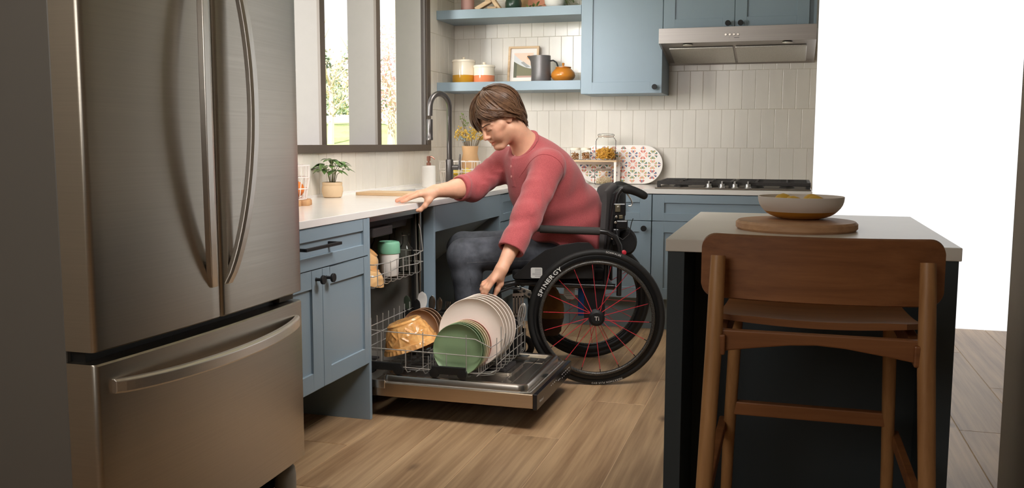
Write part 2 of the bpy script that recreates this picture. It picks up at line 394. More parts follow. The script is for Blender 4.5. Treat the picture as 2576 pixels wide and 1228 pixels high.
put('jamb_strip', B().box(-0.004, 0.012, -0.575, -0.560, WZ0, WZ1), REVEAL, wn)
put('sill_board', B().box(-0.19, -0.004, WY0, WY1, WZ0 - 0.004, WZ0 + 0.004), REVEAL, wn)
ys = [-2.548, -1.943, -1.891, -1.28, -1.228, WY1 - 0.045]
for i in range(0, 6, 2):
    put('pane', B().box(-0.186, -0.182, ys[i], ys[i + 1], WZ0 + 0.004, WZ1), PANE, wn)
# outside: a rising lawn, trees, a far house
def fbm(x, y): return 0.5 * math.sin(x * 1.3 + 0.7 * y) + 0.3 * math.sin(2.7 * y - x * 0.8) + 0.2 * math.sin(x * 4.1 + y * 3.3)
b = B(); vs = []; fs = []; nx, ny = 30, 40
for j in range(ny + 1):
    for i in range(nx + 1):
        x = -0.6 - 40 * (i / nx) ** 1.4; y = -20 + 90 * j / ny; d = math.hypot(x - 2.2, y + 6.1)
        vs.append((x, y, -0.4 + max(0, d - 5) * 0.075 - max(0, d - 33) * 0.045 + 0.06 * fbm(x, y) * min(1, d / 12)))
for j in range(ny):
    for i in range(nx): a = j * (nx + 1) + i; fs.append((a, a + 1, a + nx + 2, a + nx + 1))
b.add(vs, fs, True)
struct('lawn', b, mat('spring_grass', (186, 200, 130), 0.95, noise=0.25, nscale=(0.8, 0.8, 0.8)))
def ground(x, y):
    d = math.hypot(x - 2.2, y + 6.1); return -0.4 + max(0, d - 5) * 0.075 - max(0, d - 33) * 0.045 + 0.06 * fbm(x, y) * min(1, d / 12)
TRUNK = mat('pale_bark', (196, 180, 168), 0.9)
def tree(name, dist, px_dir, h, rad, n, leafc, shape, label, leaf=0.16, trunk=True):
    dx, dy = px_dir; L = math.hypot(dx, dy); x, y = 2.266 + dx / L * dist, -6.148 + dy / L * dist; z = ground(x, y) - 0.1
    t = thing(name, (x, y, z), label, 'tree', 'trees beyond the kitchen window')
    tb = B().tube([(x, y, z), (x + 0.05, y, z + h * 0.4), (x - 0.03, y, z + h * 0.8)], [0.1, 0.07, 0.03], 7)
    rr = random.Random(int(dist * 10 + h * 7))
    for q in range(9):
        a = rr.uniform(0, 6.28); zz = z + h * rr.uniform(0.3, 0.7); l = rad * rr.uniform(0.5, 0.95)
        tb.tube([(x, y, zz), (x + math.cos(a) * l * .6, y + math.sin(a) * l * .6, zz + l * 0.4), (x + math.cos(a) * l, y + math.sin(a) * l, zz + l * .9)], [0.035, 0.02, 0.008], 5)
    put('trunk', tb, TRUNK, t)
    fb = B(); vs = []; fs = []
    for q in range(n):
        if shape == 'cone':
            u = rr.random() ** 0.7; zz = z + h * (0.12 + 0.88 * (1 - u)); R = rad * u * rr.uniform(0.5, 1.0)
        else:
            a_ = rr.gauss(0, 1), rr.gauss(0, 1), rr.gauss(0, 1); nn = math.sqrt(sum(v * v for v in a_)) or 1; k_ = rr.random() ** 0.4
            R = None; px_, py_, pz_ = a_[0] / nn * k_ * rad, a_[1] / nn * k_ * rad, a_[2] / nn * k_ * h * 0.36; zz = z + h * 0.64 + pz_
        A = rr.uniform(0, 6.28)
        c = Vector((x + R * math.cos(A), y + R * math.sin(A), zz)) if R is not None else Vector((x + px_, y + py_, zz))
        d1 = Vector((rr.gauss(0, 1), rr.gauss(0, 1), rr.gauss(0, 1))).normalized(); d2 = d1.orthogonal().normalized()
        s_ = leaf * rr.uniform(0.5, 1.1); o_ = len(vs); vs += [c + d1 * s_, c + d2 * s_ * .5, c - d1 * s_, c - d2 * s_ * .5]; fs.append((o_, o_ + 1, o_ + 2, o_ + 3))
    fb.add(vs, fs)
    me = fb.mesh('foliage', t.location, clean=False); o = put('foliage', me, leafc, t); o['kind'] = 'stuff'
LG = mat('evergreen_foliage', (150, 164, 140), 0.9, noise=0.3, nscale=(1, 1, 1)); LP = mat('pink_blossom', (250, 196, 204), 0.9, noise=0.15, nscale=(2, 2, 2), rgb2=(252, 226, 228)); LB = mat('budding_twigs', (206, 186, 150), 0.9, noise=0.2, nscale=(2, 2, 2))
tree('pink_blossom_tree', 20, (-0.415, 0.925), 3.0, 1.05, 4200, LP, 'ball', 'tree covered in pink blossom outside the window pane nearest the faucet', 0.045)
tree('evergreen_tree', 34, (-0.437, 0.905), 4.3, 1.5, 2600, LG, 'cone', 'tall dark green conifer cut off by the middle mullion', 0.12)
tree('evergreen_tree', 37, (-0.481, 0.877), 4.4, 1.4, 2200, LG, 'cone', 'conifer half hidden behind the dark mullion nearest the fridge', 0.12)
tree('budding_tree', 25, (-0.466, 0.885), 2.6, 1.0, 700, LB, 'ball', 'pale bare branched tree in the pane nearest the fridge', 0.04)
tree('budding_tree', 28, (-0.445, 0.896), 2.4, 0.9, 700, LB, 'ball', 'twiggy budding tree in front of the conifer by the middle mullion', 0.04)
hx, hy = 2.266 - 0.405 * 46, -6.148 + 0.914 * 46
hz = ground(hx, hy) - 0.3
hs_ = thing('house', (hx, hy, hz), 'far pale grey house beyond the pink blossom tree', 'house')
put('wall', B().box(hx - 5, hx + 2.6, hy, hy + 5, hz, hz + 2.4), mat('pale_siding', (206, 204, 204), 0.9), hs_)
put('roof', B().prism([(-5.4, 2.4), (3.0, 2.4), (-1.2, 3.9)], -0.3, 5.3, (hx, hy, hz), (1, 0, 0), (0, 0, 1), (0, 1, 0)), mat('grey_shingle', (150, 146, 148), 0.9), hs_)
for xx in (-0.6, 1.2):
    f_ = put('window', B().box(hx + xx - 0.45, hx + xx + 0.45, hy - 0.06, hy, hz + 0.9, hz + 1.9), mat('house_window_frame', (240, 240, 240), 0.6), hs_)
    put('pane', B().box(hx + xx - 0.36, hx + xx + 0.36, hy - 0.08, hy - 0.06, hz + 0.98, hz + 1.82), mat('house_pane', (120, 150, 176), 0.2), f_)
# ------------------------------------------------------------------ cabinets
# a frame-and-panel front standing in the plane spanned by ax (along) and z; n points out of the cabinet
def shaker(name, parent, o, ax, n, w_, h_, rail=0.07, t=0.020, rec=0.009, stile=None, m=None):
    o, ax, n = Vector(o), Vector(ax), Vector(n); st = stile or rail; z = Vector((0, 0, 1)); b = B()
    def slab(a0, a1, z0, z1, d):
        b.obox(o + ax * (a0 + a1) / 2 + z * (z0 + z1) / 2 + n * (d / 2), ax, n, z, (a1 - a0) / 2, d / 2, (z1 - z0) / 2)
    slab(0, st, 0, h_, t); slab(w_ - st, w_, 0, h_, t); slab(st, w_ - st, 0, rail, t); slab(st, w_ - st, h_ - rail, h_, t)
    d = put(name, b, m or BLUE, parent, bevel=0.0012, seg=1)
    pb = B().obox(o + ax * w_ / 2 + z * h_ / 2 + n * ((t - rec) / 2), ax, n, z, w_ / 2 - st + 0.002, (t - rec) / 2, h_ / 2 - rail + 0.002)
    put('panel', pb, m or BLUE, d)
    return d
def knob(parent, p, n, r=0.0165, L=0.034):
    put('knob', B().lathe([(0.0075, 0), (0.006, 0.004), (0.0055, L - 0.011), (r * 0.9, L - 0.010), (r, L - 0.0085), (r, L - 0.001), (r * 0.94, L)], p, 24, n), BLACK, parent)
PX, NX, NY = (0, 1, 0), (1, 0, 0), (0, -1, 0)
XF = 0.652   # front plane of the run under the window
# cabinet beside the fridge
t = thing('base_cabinet', (0.32, -3.2, 0), 'blue base cabinet beside the fridge with a drawer over two doors', 'cabinet')
put('carcass', B().box(0.01, XF - 0.021, -3.566, -2.786, 0.245, 0.834), BLUE, t, bevel=0.001)
put('side_panel', B().box(0.01, XF + 0.001, -2.786, -2.766, 0.0, 0.834), BLUE, t, bevel=0.001)
d = shaker('drawer', t, (XF - 0.02, -3.566, 0.684), PX, NX, 0.797, 0.1485, 0.0465, stile=0.055)
hb = B().box(0.685, 0.697, -3.356, -3.093, 0.762, 0.773).box(XF - 0.008, 0.690, -3.356, -3.344, 0.762, 0.773).box(XF - 0.008, 0.690, -3.105, -3.093, 0.762, 0.773)
put('handle', hb, BLACK, d, bevel=0.0012)
d = shaker('door', t, (XF - 0.02, -3.566, 0.240), PX, NX, 0.3985, 0.440, 0.066, stile=0.078); knob(d, (XF, -3.214, 0.646), NX)
d = shaker('door', t, (XF - 0.02, -3.1645, 0.240), PX, NX, 0.3955, 0.440, 0.066, stile=0.055); knob(d, (XF, -3.138, 0.643), NX)
# sink cabinet with open knee space
t = thing('sink_cabinet', (0.32, -1.5, 0), 'blue sink cabinet left open below its apron for knees', 'cabinet')
put('side_panel', B().box(0.01, XF, -2.062, -2.040, 0.0, 0.834), BLUE, t, bevel=0.001)
put('side_panel', B().box(0.01, XF, -1.010, -0.990, 0.0, 0.834), BLUE, t, bevel=0.001)
put('apron', B().box(XF - 0.02, XF, -2.0395, -1.0105, 0.709, 0.834), BLUE, t, bevel=0.001)
put('back_panel', B().box(0.012, 0.03, -2.04, -1.01, 0.0, 0.60), BLUE, t)
put('pipe_cover', B().prism([(0.60, 0.70), (0.585, 0.70), (0.05, 0.30), (0.05, 0.28)], -2.0395, -1.0105, (0, 0, 0), (1, 0, 0), (0, 0, 1), (0, 1, 0)), BLUE, t, label='sloping blue panel hiding the pipes')
# corner cabinet
t = thing('corner_cabinet', (0.4, -0.5, 0), 'narrow blue cabinet filling the corner beyond the sink knee space', 'cabinet')
put('carcass', B().box(0.01, XF - 0.021, -0.989, -0.01, 0.2, 0.834).box(XF - 0.02, 0.975, -0.63, -0.01, 0.2, 0.834), BLUE, t)
shaker('drawer', t, (XF - 0.02, -0.985, 0.672), PX, NX, 0.31, 0.158, 0.045, stile=0.05)
shaker('door', t, (XF - 0.02, -0.985, 0.204), PX, NX, 0.31, 0.462, 0.06, stile=0.05)
put('toe_kick', B().box(0.01, 0.56, -0.98, -0.01, 0.0, 0.2).box(0.55, 0.975, -0.56, -0.01, 0.0, 0.2), BLUE, t)
# back run
YF = -0.652
def base(x0, x1, label, dr, doors, kx):
    t = thing('base_cabinet', ((x0 + x1) / 2, -0.33, 0), label, 'cabinet')
    put('carcass', B().box(x0 + 0.001, x1 - 0.001, YF + 0.021, -0.01, 0.2, 0.834), BLUE, t)
    put('toe_kick', B().box(x0 + 0.001, x1 - 0.001, -0.565, -0.01, 0.0, 0.2), BLUE, t)
    shaker('drawer', t, (x0 + 0.002, YF + 0.02, 0.674), (1, 0, 0), NY, x1 - x0 - 0.004, 0.156, 0.048, stile=0.07) if dr else None
    n = doors; ww = (x1 - x0 - 0.002) / n
    for i in range(n):
        dd = shaker('door', t, (x0 + 0.002 + i * ww, YF + 0.02, 0.200), (1, 0, 0), NY, ww - 0.003, 0.470, 0.066, stile=0.07)
        knob(dd, (kx[i], YF, 0.628), NY, 0.0175)
    return t
t = base(0.978, 1.4955, 'blue base cabinet behind the wheelchair, drawer above a single door', 1, 1, [1.452])
knob([c for c in t.children if c.name.startswith('drawer')][0], (1.30, YF, 0.75), NY, 0.0175)
base(1.4965, 2.40, 'wide blue base cabinet under the gas cooktop behind the island', 1, 2, [1.915, 1.985])
# worktop along both runs with a sink cut-out, one slab
SX0, SX1, SY0, SY1 = 0.135, 0.515, -1.80, -1.04
b = B(); Z0, Z1 = 0.836, ZT
outer = [(0.006, -3.572), (XC, -3.572), (XC, -XC), (2.405, -XC), (2.405, -0.006), (0.006, -0.006)]
bm = bmesh.new()
def face2(pts, z): return [bm.verts.new((x, y, z)) for x, y in pts]
cells_x = [0.006, SX0, SX1, XC, 2.405]; cells_y = [-3.572, SY0, SY1, -XC, -0.006]
vm = {}
for i in range(4):
    for j in range(4):
        if i == 3 and j < 3: continue
        if i == 1 and j == 1: continue
        for z in (Z0, Z1):
            q = []
            for (p, r_) in ((i, j), (i + 1, j), (i + 1, j + 1), (i, j + 1)):
                key = (p, r_, z)
                if key not in vm: vm[key] = bm.verts.new((cells_x[p], cells_y[r_], z))
                q.append(vm[key])
            bm.faces.new(q if z == Z1 else q[::-1])
for e in [e for e in bm.edges if len(e.link_faces) == 1 and e.verts[0].co.z > Z1 - 1e-4]:
    a, c = e.verts; ks = {v: k for k, v in vm.items()}
    lo = [vm[(ks[v][0], ks[v][1], Z0)] for v in (a, c)]
    bm.faces.new((a, c, lo[1], lo[0]))
bmesh.ops.recalc_face_normals(bm, faces=bm.faces)
bmesh.ops.dissolve_limit(bm, angle_limit=0.01, verts=bm.verts, edges=bm.edges)
bmesh.ops.translate(bm, verts=bm.verts, vec=(-0.33, 1.8, -ZT))
me = bpy.data.meshes.new('worktop'); bm.to_mesh(me); bm.free(); me.materials.append(QUARTZ)
o = bpy.data.objects.new('worktop', me); COL.objects.link(o); o.location = (0.33, -1.8, ZT)
md = o.modifiers.new('edge', 'BEVEL'); md.width = 0.002; md.segments = 2; md.limit_method = 'ANGLE'
tag(o, 'white quartz worktop turning the corner under the window and shelves', 'worktop')
put('upstand', B().box(0.0055, 0.018, -3.572, -0.0055, ZT, ZT + 0.012), QUARTZ, o)
# sink bowl and faucet
b = B()
for (r0, zz, ins) in (): pass
rg = []
for ins, zz in ((-0.012, 0.8355), (0.0, 0.8355), (0.004, 0.80), (0.012, 0.70), (0.04, 0.675), (0.17, 0.668)):
    rg.append([Vector(((SX0 + SX1) / 2 + p[0], (SY0 + SY1) / 2 + p[1], zz)) for p in rrect(SX1 - SX0 - 2 * ins, SY1 - SY0 - 2 * ins, max(0.02, 0.05 - ins * 0.1), 4)])
b.loft(rg, caps=False); b.add(rg[-1], [tuple(range(len(rg[-1])))])
t = thing('kitchen_sink', (0.325, -1.42, 0.668), 'undermounted stainless sink below the dark faucet', 'sink')
put('bowl', b, CHROME, t); put('drain', B().lathe([(0.045, 0.669), (0.043, 0.672), (0.02, 0.6705)], (0.325, -1.42, 0), 20), CHROME, t)
FX, FY = 0.277, -0.84
t = thing('faucet', (FX, FY, ZT), 'tall dark gunmetal pull-down faucet arching over the sink', 'faucet')
put('base', B().lathe([(0.027, 0), (0.027, 0.004), (0.0235, 0.008), (0.0235, 0.165), (0.0215, 0.17)], (FX, FY, ZT), 24), GUN, t)
dv = Vector((-0.40, -0.92, 0)).normalized(); R = 0.082; zc = 1.347
pts = [Vector((FX, FY, ZT + 0.16)), Vector((FX, FY, 1.2))] + arc(Vector((FX, FY, zc)) + dv * R, R, math.pi, 0, 18, dv, (0, 0, 1)) + [Vector((FX, FY, 1.295)) + dv * (2 * R + 0.003)]
put('spout', B().tube(pts, 0.0165, 16), GUN, t)
e = Vector((FX, FY, 0)) + dv * (2 * R + 0.004)
put('spray_head', B().lathe([(0.0165, 1.275), (0.018, 1.272), (0.0185, 1.20), (0.018, 1.168), (0.0195, 1.166), (0.0195, 1.152), (0.015, 1.15)], e, 20), GUN, t)
put('handle', B().cyl((FX, FY, 0.985), (FX + 0.052, FY + 0.012, 0.985), 0.0165, 18).tube([(FX + 0.058, FY + 0.013, 0.972), (FX + 0.060, FY + 0.013, 1.00), (FX + 0.064, FY + 0.012, 1.068)], [0.013, 0.008, 0.004], 10), GUN, t)
# floating shelves
def shelf(zt, zb_, label):
    b = B().box(0.006, 0.984, -0.349, -0.0055, zb_, zt)
    solo('floating_shelf', b, BLUE, (0.49, -0.18, zb_), label, 'shelf', None, 0.001)
shelf(2.003, 1.945, 'upper blue floating shelf cut by the top of the picture')
shelf(1.534, 1.476, 'lower blue floating shelf carrying canisters and the grey jug')
# wall cabinets
t = thing('wall_cabinet', (1.243, -0.17, 1.446), 'tall blue wall cabinet hung between the shelves and the range hood', 'cabinet')
put('carcass', B().box(0.987, 1.4995, -0.333, -0.0055, 1.446, 2.40), BLUE, t, bevel=0.001)
d = shaker('door', t, (0.987, -0.334, 1.446), (1, 0, 0), NY, 0.5125, 0.954, 0.072, stile=0.072); knob(d, (1.459, -0.354, 1.483), NY)
t = thing('wall_cabinet', (1.95, -0.17, 1.825), 'short blue wall cabinet with two doors above the range hood', 'cabinet')
put('carcass', B().box(1.5015, 2.40, -0.333, -0.0055, 1.825, 2.40), BLUE, t, bevel=0.001)
d = shaker('door', t, (1.5025, -0.334, 1.829), (1, 0, 0), NY, 0.4265, 0.57, 0.062, stile=0.07); knob(d, (1.892, -0.354, 1.855), NY)
d = shaker('door', t, (1.9315, -0.334, 1.829), (1, 0, 0), NY, 0.4265, 0.57, 0.062, stile=0.07); knob(d, (1.966, -0.354, 1.855), NY)
# range hood
t = thing('range_hood', (1.95, -0.25, 1.64), 'stainless under-cabinet range hood over the gas cooktop', 'range hood')
X0, X1 = 1.4925, 2.40
put('canopy', B().prism([(-0.47, 1.735), (-0.47, 1.8235), (-0.0055, 1.8235), (-0.0055, 1.645), (-0.012, 1.640), (-0.030, 1.655), (-0.445, 1.738)], X0 + 0.010, X1, (0, 0, 0), (0, 1, 0), (0, 0, 1), (1, 0, 0)), STEEL_H, t, bevel=0.001)
put('front_panel', B().box(X0, X1, -0.476, -0.4705, 1.734, 1.8235), STEEL_H, t, bevel=0.0012)
n_ = Vector((0, -0.0995, -0.4955)).normalized(); n_ = Vector((0, -0.20, -1)).normalized()
def slope(y): return 1.738 + (y + 0.445) / (0.415) * (1.655 - 1.738)
FILT = mat('mesh_filter_metal', (208, 204, 196), 0.42, 0.9, noise=0.2, nscale=(160, 160, 160), bump=0.3, bscale=(300, 300, 300))
for xa, xb in ((X0 + 0.05, 1.925), (1.94, X1 - 0.05)):
    y0, y1 = -0.36, -0.05
    b = B(); b.add([(xa, y0, slope(y0) - 0.002), (xb, y0, slope(y0) - 0.002), (xb, y1, slope(y1) - 0.002), (xa, y1, slope(y1) - 0.002), (xa, y0, slope(y0) - 0.012), (xb, y0, slope(y0) - 0.012), (xb, y1, slope(y1) - 0.012), (xa, y1, slope(y1) - 0.012)],
                   [(0, 1, 2, 3), (4, 7, 6, 5), (0, 4, 5, 1), (1, 5, 6, 2), (2, 6, 7, 3), (3, 7, 4, 0)])
    put('filter', b, FILT, t, bevel=0.002)
put('side_lip', B().prism([(-0.47, 1.736), (-0.0055, 1.640), (-0.0055, 1.652), (-0.47, 1.752)], X0, X0 + 0.012, (0, 0, 0), (0, 1, 0), (0, 0, 1), (1, 0, 0)), STEEL_H, t)
LENS = mat('lamp_lens', (230, 224, 210), 0.2, coat=0.5)
for xx in (1.66, 2.24):
    put('lamp_lens', B().lathe([(0.03, 0), (0.03, -0.004), (0.02, -0.007), (0.0, -0.008)], (xx, -0.41, slope(-0.41) - 0.001), 18, (0, 0, 1)), LENS, t)
for k in range(4):
    put('push_button', B().lathe([(0.0075, 0), (0.0075, 0.004), (0.006, 0.006)], (1.888 + k * 0.0235, -0.476, 1.776), 14, (0, -1, 0)), CHROME, t)
put('button_mark', B().box(1.908, 1.910, -0.4768, -0.4762, 1.756, 1.758).box(1.936, 1.966, -0.4768, -0.4762, 1.756, 1.758), BLACKP, t)
# gas cooktop
CT = mat('cooktop_steel', (136, 126, 116), 0.3, 0.9, noise=0.1, nscale=(4, 120, 120))
IRON = mat('cast_iron_grate', (62, 58, 56), 0.62, noise=0.2, nscale=(120, 120, 120), bump=0.3)
t = thing('gas_cooktop', (1.95, -0.36, ZT), 'stainless gas cooktop with black iron grates and four silver knobs', 'cooktop')
put('tray', B().box(1.505, 2.40, -0.615, -0.085, ZT, ZT + 0.009), CT, t, bevel=0.003)
for x0, x1 in ((1.515, 1.955), (1.960, 2.395)):
    g = B(); zt = ZT + 0.046
    for (a0, a1, c0, c1) in ((x0, x1, -0.585, -0.567), (x0, x1, -0.118, -0.10), (x0, x0 + 0.018, -0.567, -0.118), (x1 - 0.018, x1, -0.567, -0.118), (x0, x1, -0.352, -0.336)):
        g.box(a0, a1, c0, c1, zt - 0.020, zt)
    for xx in (x0 + 0.13, x1 - 0.13):
        for (c0, c1) in ((-0.567, -0.50), (-0.42, -0.352), (-0.336, -0.27), (-0.19, -0.118)): g.box(xx - 0.006, xx + 0.006, c0, c1, zt - 0.018, zt)
    for yy in (-0.46, -0.23):
        g.box(x0 + 0.018, x0 + 0.09, yy - 0.006, yy + 0.006, zt - 0.018, zt); g.box(x1 - 0.09, x1 - 0.018, yy - 0.006, yy + 0.006, zt - 0.018, zt); g.box((x0 + x1) / 2 - 0.05, (x0 + x1) / 2 + 0.05, yy - 0.006, yy + 0.006, zt - 0.018, zt)
    for xx in (x0, x1 - 0.02):
        for yy in (-0.585, -0.12): g.box(xx, xx + 0.02, yy, yy + 0.018, ZT + 0.009, zt - 0.02)
    put('grate', g, IRON, t, bevel=0.002)
    for xx in (x0 + 0.13, x1 - 0.13):
        for yy in (-0.46, -0.23):
            put('burner', B().lathe([(0.045, 0.009), (0.042, 0.016), (0.036, 0.018), (0.036, 0.024), (0.03, 0.026)], (xx, yy, ZT), 20), IRON, t)
SILK = mat('silver_knob', (200, 198, 196), 0.28, 0.85)
for xx in (1.823, 1.899, 1.972, 2.047):
    put('knob', B().lathe([(0.021, 0), (0.021, 0.005), (0.017, 0.008), (0.015, 0.026)], (xx, -0.60, ZT + 0.009), 20).box(xx - 0.0045, xx + 0.0045, -0.616, -0.584, ZT + 0.028, ZT + 0.050), SILK, t, bevel=0.001)
# ------------------------------------------------------------------ fridge
t = thing('refrigerator', (0.42, -4.03, 0), 'large brushed steel French door refrigerator beside the window counter', 'refrigerator')
fy0, fy1, fx = -4.49, -3.575, 0.80
put('cabinet', B().box(0.02, 0.715, fy0 + 0.006, fy1 - 0.006, 0.045, 1.775), mat('grey_fridge_body', (120, 116, 110), 0.5, 0.3), t, bevel=0.004)
def bowed(y0, y1, z0, z1):
    # a door whose face bows out a little towards the middle of the fridge
    b = B(); rows = []; ym = (fy0 + fy1) / 2; n = 14
    def face(y):
        u = (y - ym) / (fy1 - ym); return fx + 0.018 * (1 - u * u)
    prof = [(0.72, y0), (face(y0) - 0.014, y0)]
    for i in range(5):
        A = math.pi / 2 * i / 4; prof.append((face(y0 + .008) - 0.012 + 0.012 * math.sin(A), y0 + 0.012 * (1 - math.cos(A))))
    for i in range(1, n): y = y0 + 0.012 + (y1 - y0 - 0.024) * i / n; prof.append((face(y), y))
    for i in range(5):
        A = math.pi / 2 * i / 4; prof.append((face(y1 - .008) - 0.012 + 0.012 * math.cos(A), y1 - 0.012 * (1 - math.sin(A))))
    prof += [(face(y1) - 0.014, y1), (0.72, y1)]
    rings = [[Vector((px, py, z)) for px, py in prof] for z in (z0, z0 + 0.004, z1 - 0.004, z1)]
    for R_ in (rings[0], rings[-1]):
        for v in R_:
            if v.x > 0.75: v.x -= 0.004
    b.loft(rings)
    return b
ym = (fy0 + fy1) / 2
HND = mat('satin_handle_steel', (238, 233, 226), 0.36, 1.0, noise=0.06, nscale=(160, 160, 2), rnoise=0.05)
HNDY = mat('satin_handle_steel_sideways', (242, 237, 230), 0.34, 1.0, noise=0.06, nscale=(160, 2, 160), rnoise=0.05)
dr = put('door', bowed(ym + 0.002, fy1, 0.668, 1.77), STEEL, t)
dl = put('door', bowed(fy0, ym - 0.002, 0.668, 1.77), STEEL, t)
fz = put('freezer_drawer', bowed(fy0, fy1, 0.128, 0.640), STEEL, t)
put('drawer_recess', B().box(0.70, 0.755, fy0 + 0.02, fy1 - 0.10, 0.640, 0.668), BLACKP, t)
put('hinge_cover', B().box(0.70, 0.775, fy1 - 0.095, fy1 - 0.012, 0.643, 0.664), mat('beige_grey_hinge', (140, 130, 118), 0.6), t, bevel=0.002)
def vbar(yc, s):
    rings = []
    for i in range(33):
        u = i / 32; z = 0.755 + u * (1.72 - 0.755); k = 4 * u * (1 - u); k2 = k ** 0.8
        x = fx + 0.014 + 0.050 * k2; yy = yc + s * 0.075 * k2; hw = 0.016
        th_ = 0.009
        rings.append([Vector((x - th_, yy - s * hw, z)), Vector((x + th_ * 0.6, yy - s * hw, z)), Vector((x + th_, yy - s * hw * .4, z)), Vector((x + th_, yy + s * hw, z)), Vector((x - th_, yy + s * hw, z))])
    return B().loft(rings, smooth=False)
put('handle', vbar(ym + 0.030, 1), HND, dr, bevel=0.002)
put('handle', vbar(ym - 0.030, -1), HND, dl, bevel=0.002)
rings = []
for i in range(41):
    u = i / 40; y = fy0 + 0.045 + u * (fy1 - fy0 - 0.09); k = (4 * u * (1 - u)) ** 0.75
    x = fx + 0.006 + 0.060 * k; zc = 0.582 - 0.010 * k
    rings.append([Vector((x - 0.008, y, zc - 0.017)), Vector((x + 0.006, y, zc - 0.017)), Vector((x + 0.010, y, zc - 0.012)), Vector((x + 0.010, y, zc + 0.012)), Vector((x + 0.004, y, zc + 0.017)), Vector((x - 0.008, y, zc + 0.017))])
put('handle', B().loft(rings, smooth=False), HNDY, fz, bevel=0.0015)
for yy in (fy0 + 0.045, fy1 - 0.045): put('foot', B().lathe([(0.030, 0), (0.034, 0.012), (0.034, 0.075), (0.030, 0.10), (0.020, 0.115)], (0.750, yy, 0), 22), mat('grey_foot_cover' + ('' if yy > -4 else '_far'), (140, 138, 132), 0.5), t)
put('base_grille', B().box(0.60, 0.715, fy0 + 0.03, fy1 - 0.03, 0.03, 0.125), BLACKP, t)
# ------------------------------------------------------------------ island, board, bowl, stool
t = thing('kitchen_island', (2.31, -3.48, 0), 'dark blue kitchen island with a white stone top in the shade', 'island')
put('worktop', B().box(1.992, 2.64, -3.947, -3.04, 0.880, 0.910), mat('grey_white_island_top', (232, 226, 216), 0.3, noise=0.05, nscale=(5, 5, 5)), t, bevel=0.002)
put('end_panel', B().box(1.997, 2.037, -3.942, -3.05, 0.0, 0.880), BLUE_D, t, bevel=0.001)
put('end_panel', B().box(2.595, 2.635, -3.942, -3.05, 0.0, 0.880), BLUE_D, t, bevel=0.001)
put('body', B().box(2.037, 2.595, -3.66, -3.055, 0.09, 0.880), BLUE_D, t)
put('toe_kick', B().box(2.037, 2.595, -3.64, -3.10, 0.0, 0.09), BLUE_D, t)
b = B().lathe([(0.0, 0.0), (0.150, 0.0), (0.156, 0.006), (0.156, 0.018), (0.150, 0.024), (0.0, 0.024)], (2.292, -3.595, 0.910), 64)
solo('round_board', b, wood('round_board_wood', (206, 164, 126), (168, 124, 88), 0, 40, 0.5, 0.02), (2.292, -3.595, 0.910), 'round wooden serving board under the bowl on the island', 'board')
t = thing('fruit_bowl', (2.303, -3.535, 0.934), 'grey bowl with a yellow lower half on the round board', 'bowl')
OCH = mat('ochre_glaze', (196, 140, 48), 0.35)
prof = [(0.028, 0.0), (0.048, 0.0005), (0.064, 0.004), (0.078, 0.009), (0.089, 0.0155), (0.096, 0.022)]
c_ = (2.303, -3.535, 0.934)
put('lower_band', B().lathe(prof, c_, 64, capt=False), OCH, t, label='yellow glazed lower half')
put('bowl', B().lathe([(0.096, 0.022), (0.1035, 0.0305), (0.1085, 0.039), (0.1115, 0.048), (0.1125, 0.056), (0.1128, 0.0605), (0.1115, 0.0615), (0.1100, 0.0605), (0.1085, 0.050), (0.103, 0.037), (0.092, 0.024), (0.07, 0.012), (0.0, 0.008)], c_, 64, capb=False), mat('warm_grey_stoneware', (226, 218, 210), 0.5), t)
LEM = mat('lemon_peel', (226, 180, 66), 0.45, noise=0.1, nscale=(60, 60, 60), bump=0.2)
def lemon(c, r, label, group, rot=(0, 0, 0), m=None, cat='lemon', nm='lemon'):
    b = B().lathe([(0, -1.28 * r), (0.12 * r, -1.22 * r), (0.3 * r, -1.02 * r), (0.7 * r, -0.72 * r), (0.97 * r, -0.25 * r), (0.97 * r, 0.25 * r), (0.7 * r, 0.72 * r), (0.3 * r, 1.02 * r), (0.14 * r, 1.2 * r), (0, 1.28 * r)], (0, 0, 0), 18, (1, 0, 0))
    me = b.mesh(nm); me.materials.append(m or LEM); o = bpy.data.objects.new(nm, me); COL.objects.link(o); o.location = c; o.rotation_euler = rot
    return tag(o, label, cat, group)
for k, (dx, dy, dz, rz) in enumerate(((-0.045, 0.012, 0.040, 0.4), (0.03, 0.045, 0.038, 1.4), (0.038, -0.036, 0.039, 2.2), (-0.02, -0.042, 0.037, 2.9))):
    lemon((c_[0] + dx, c_[1] + dy, c_[2] + dz), 0.028, ['lemon on the window side of the island bowl', 'lemon at the far side of the island bowl', 'lemon peeking over the near rim of the island bowl', 'lemon in the middle of the island bowl'][k], 'lemons in the island bowl', (0.1, 0.2, rz))
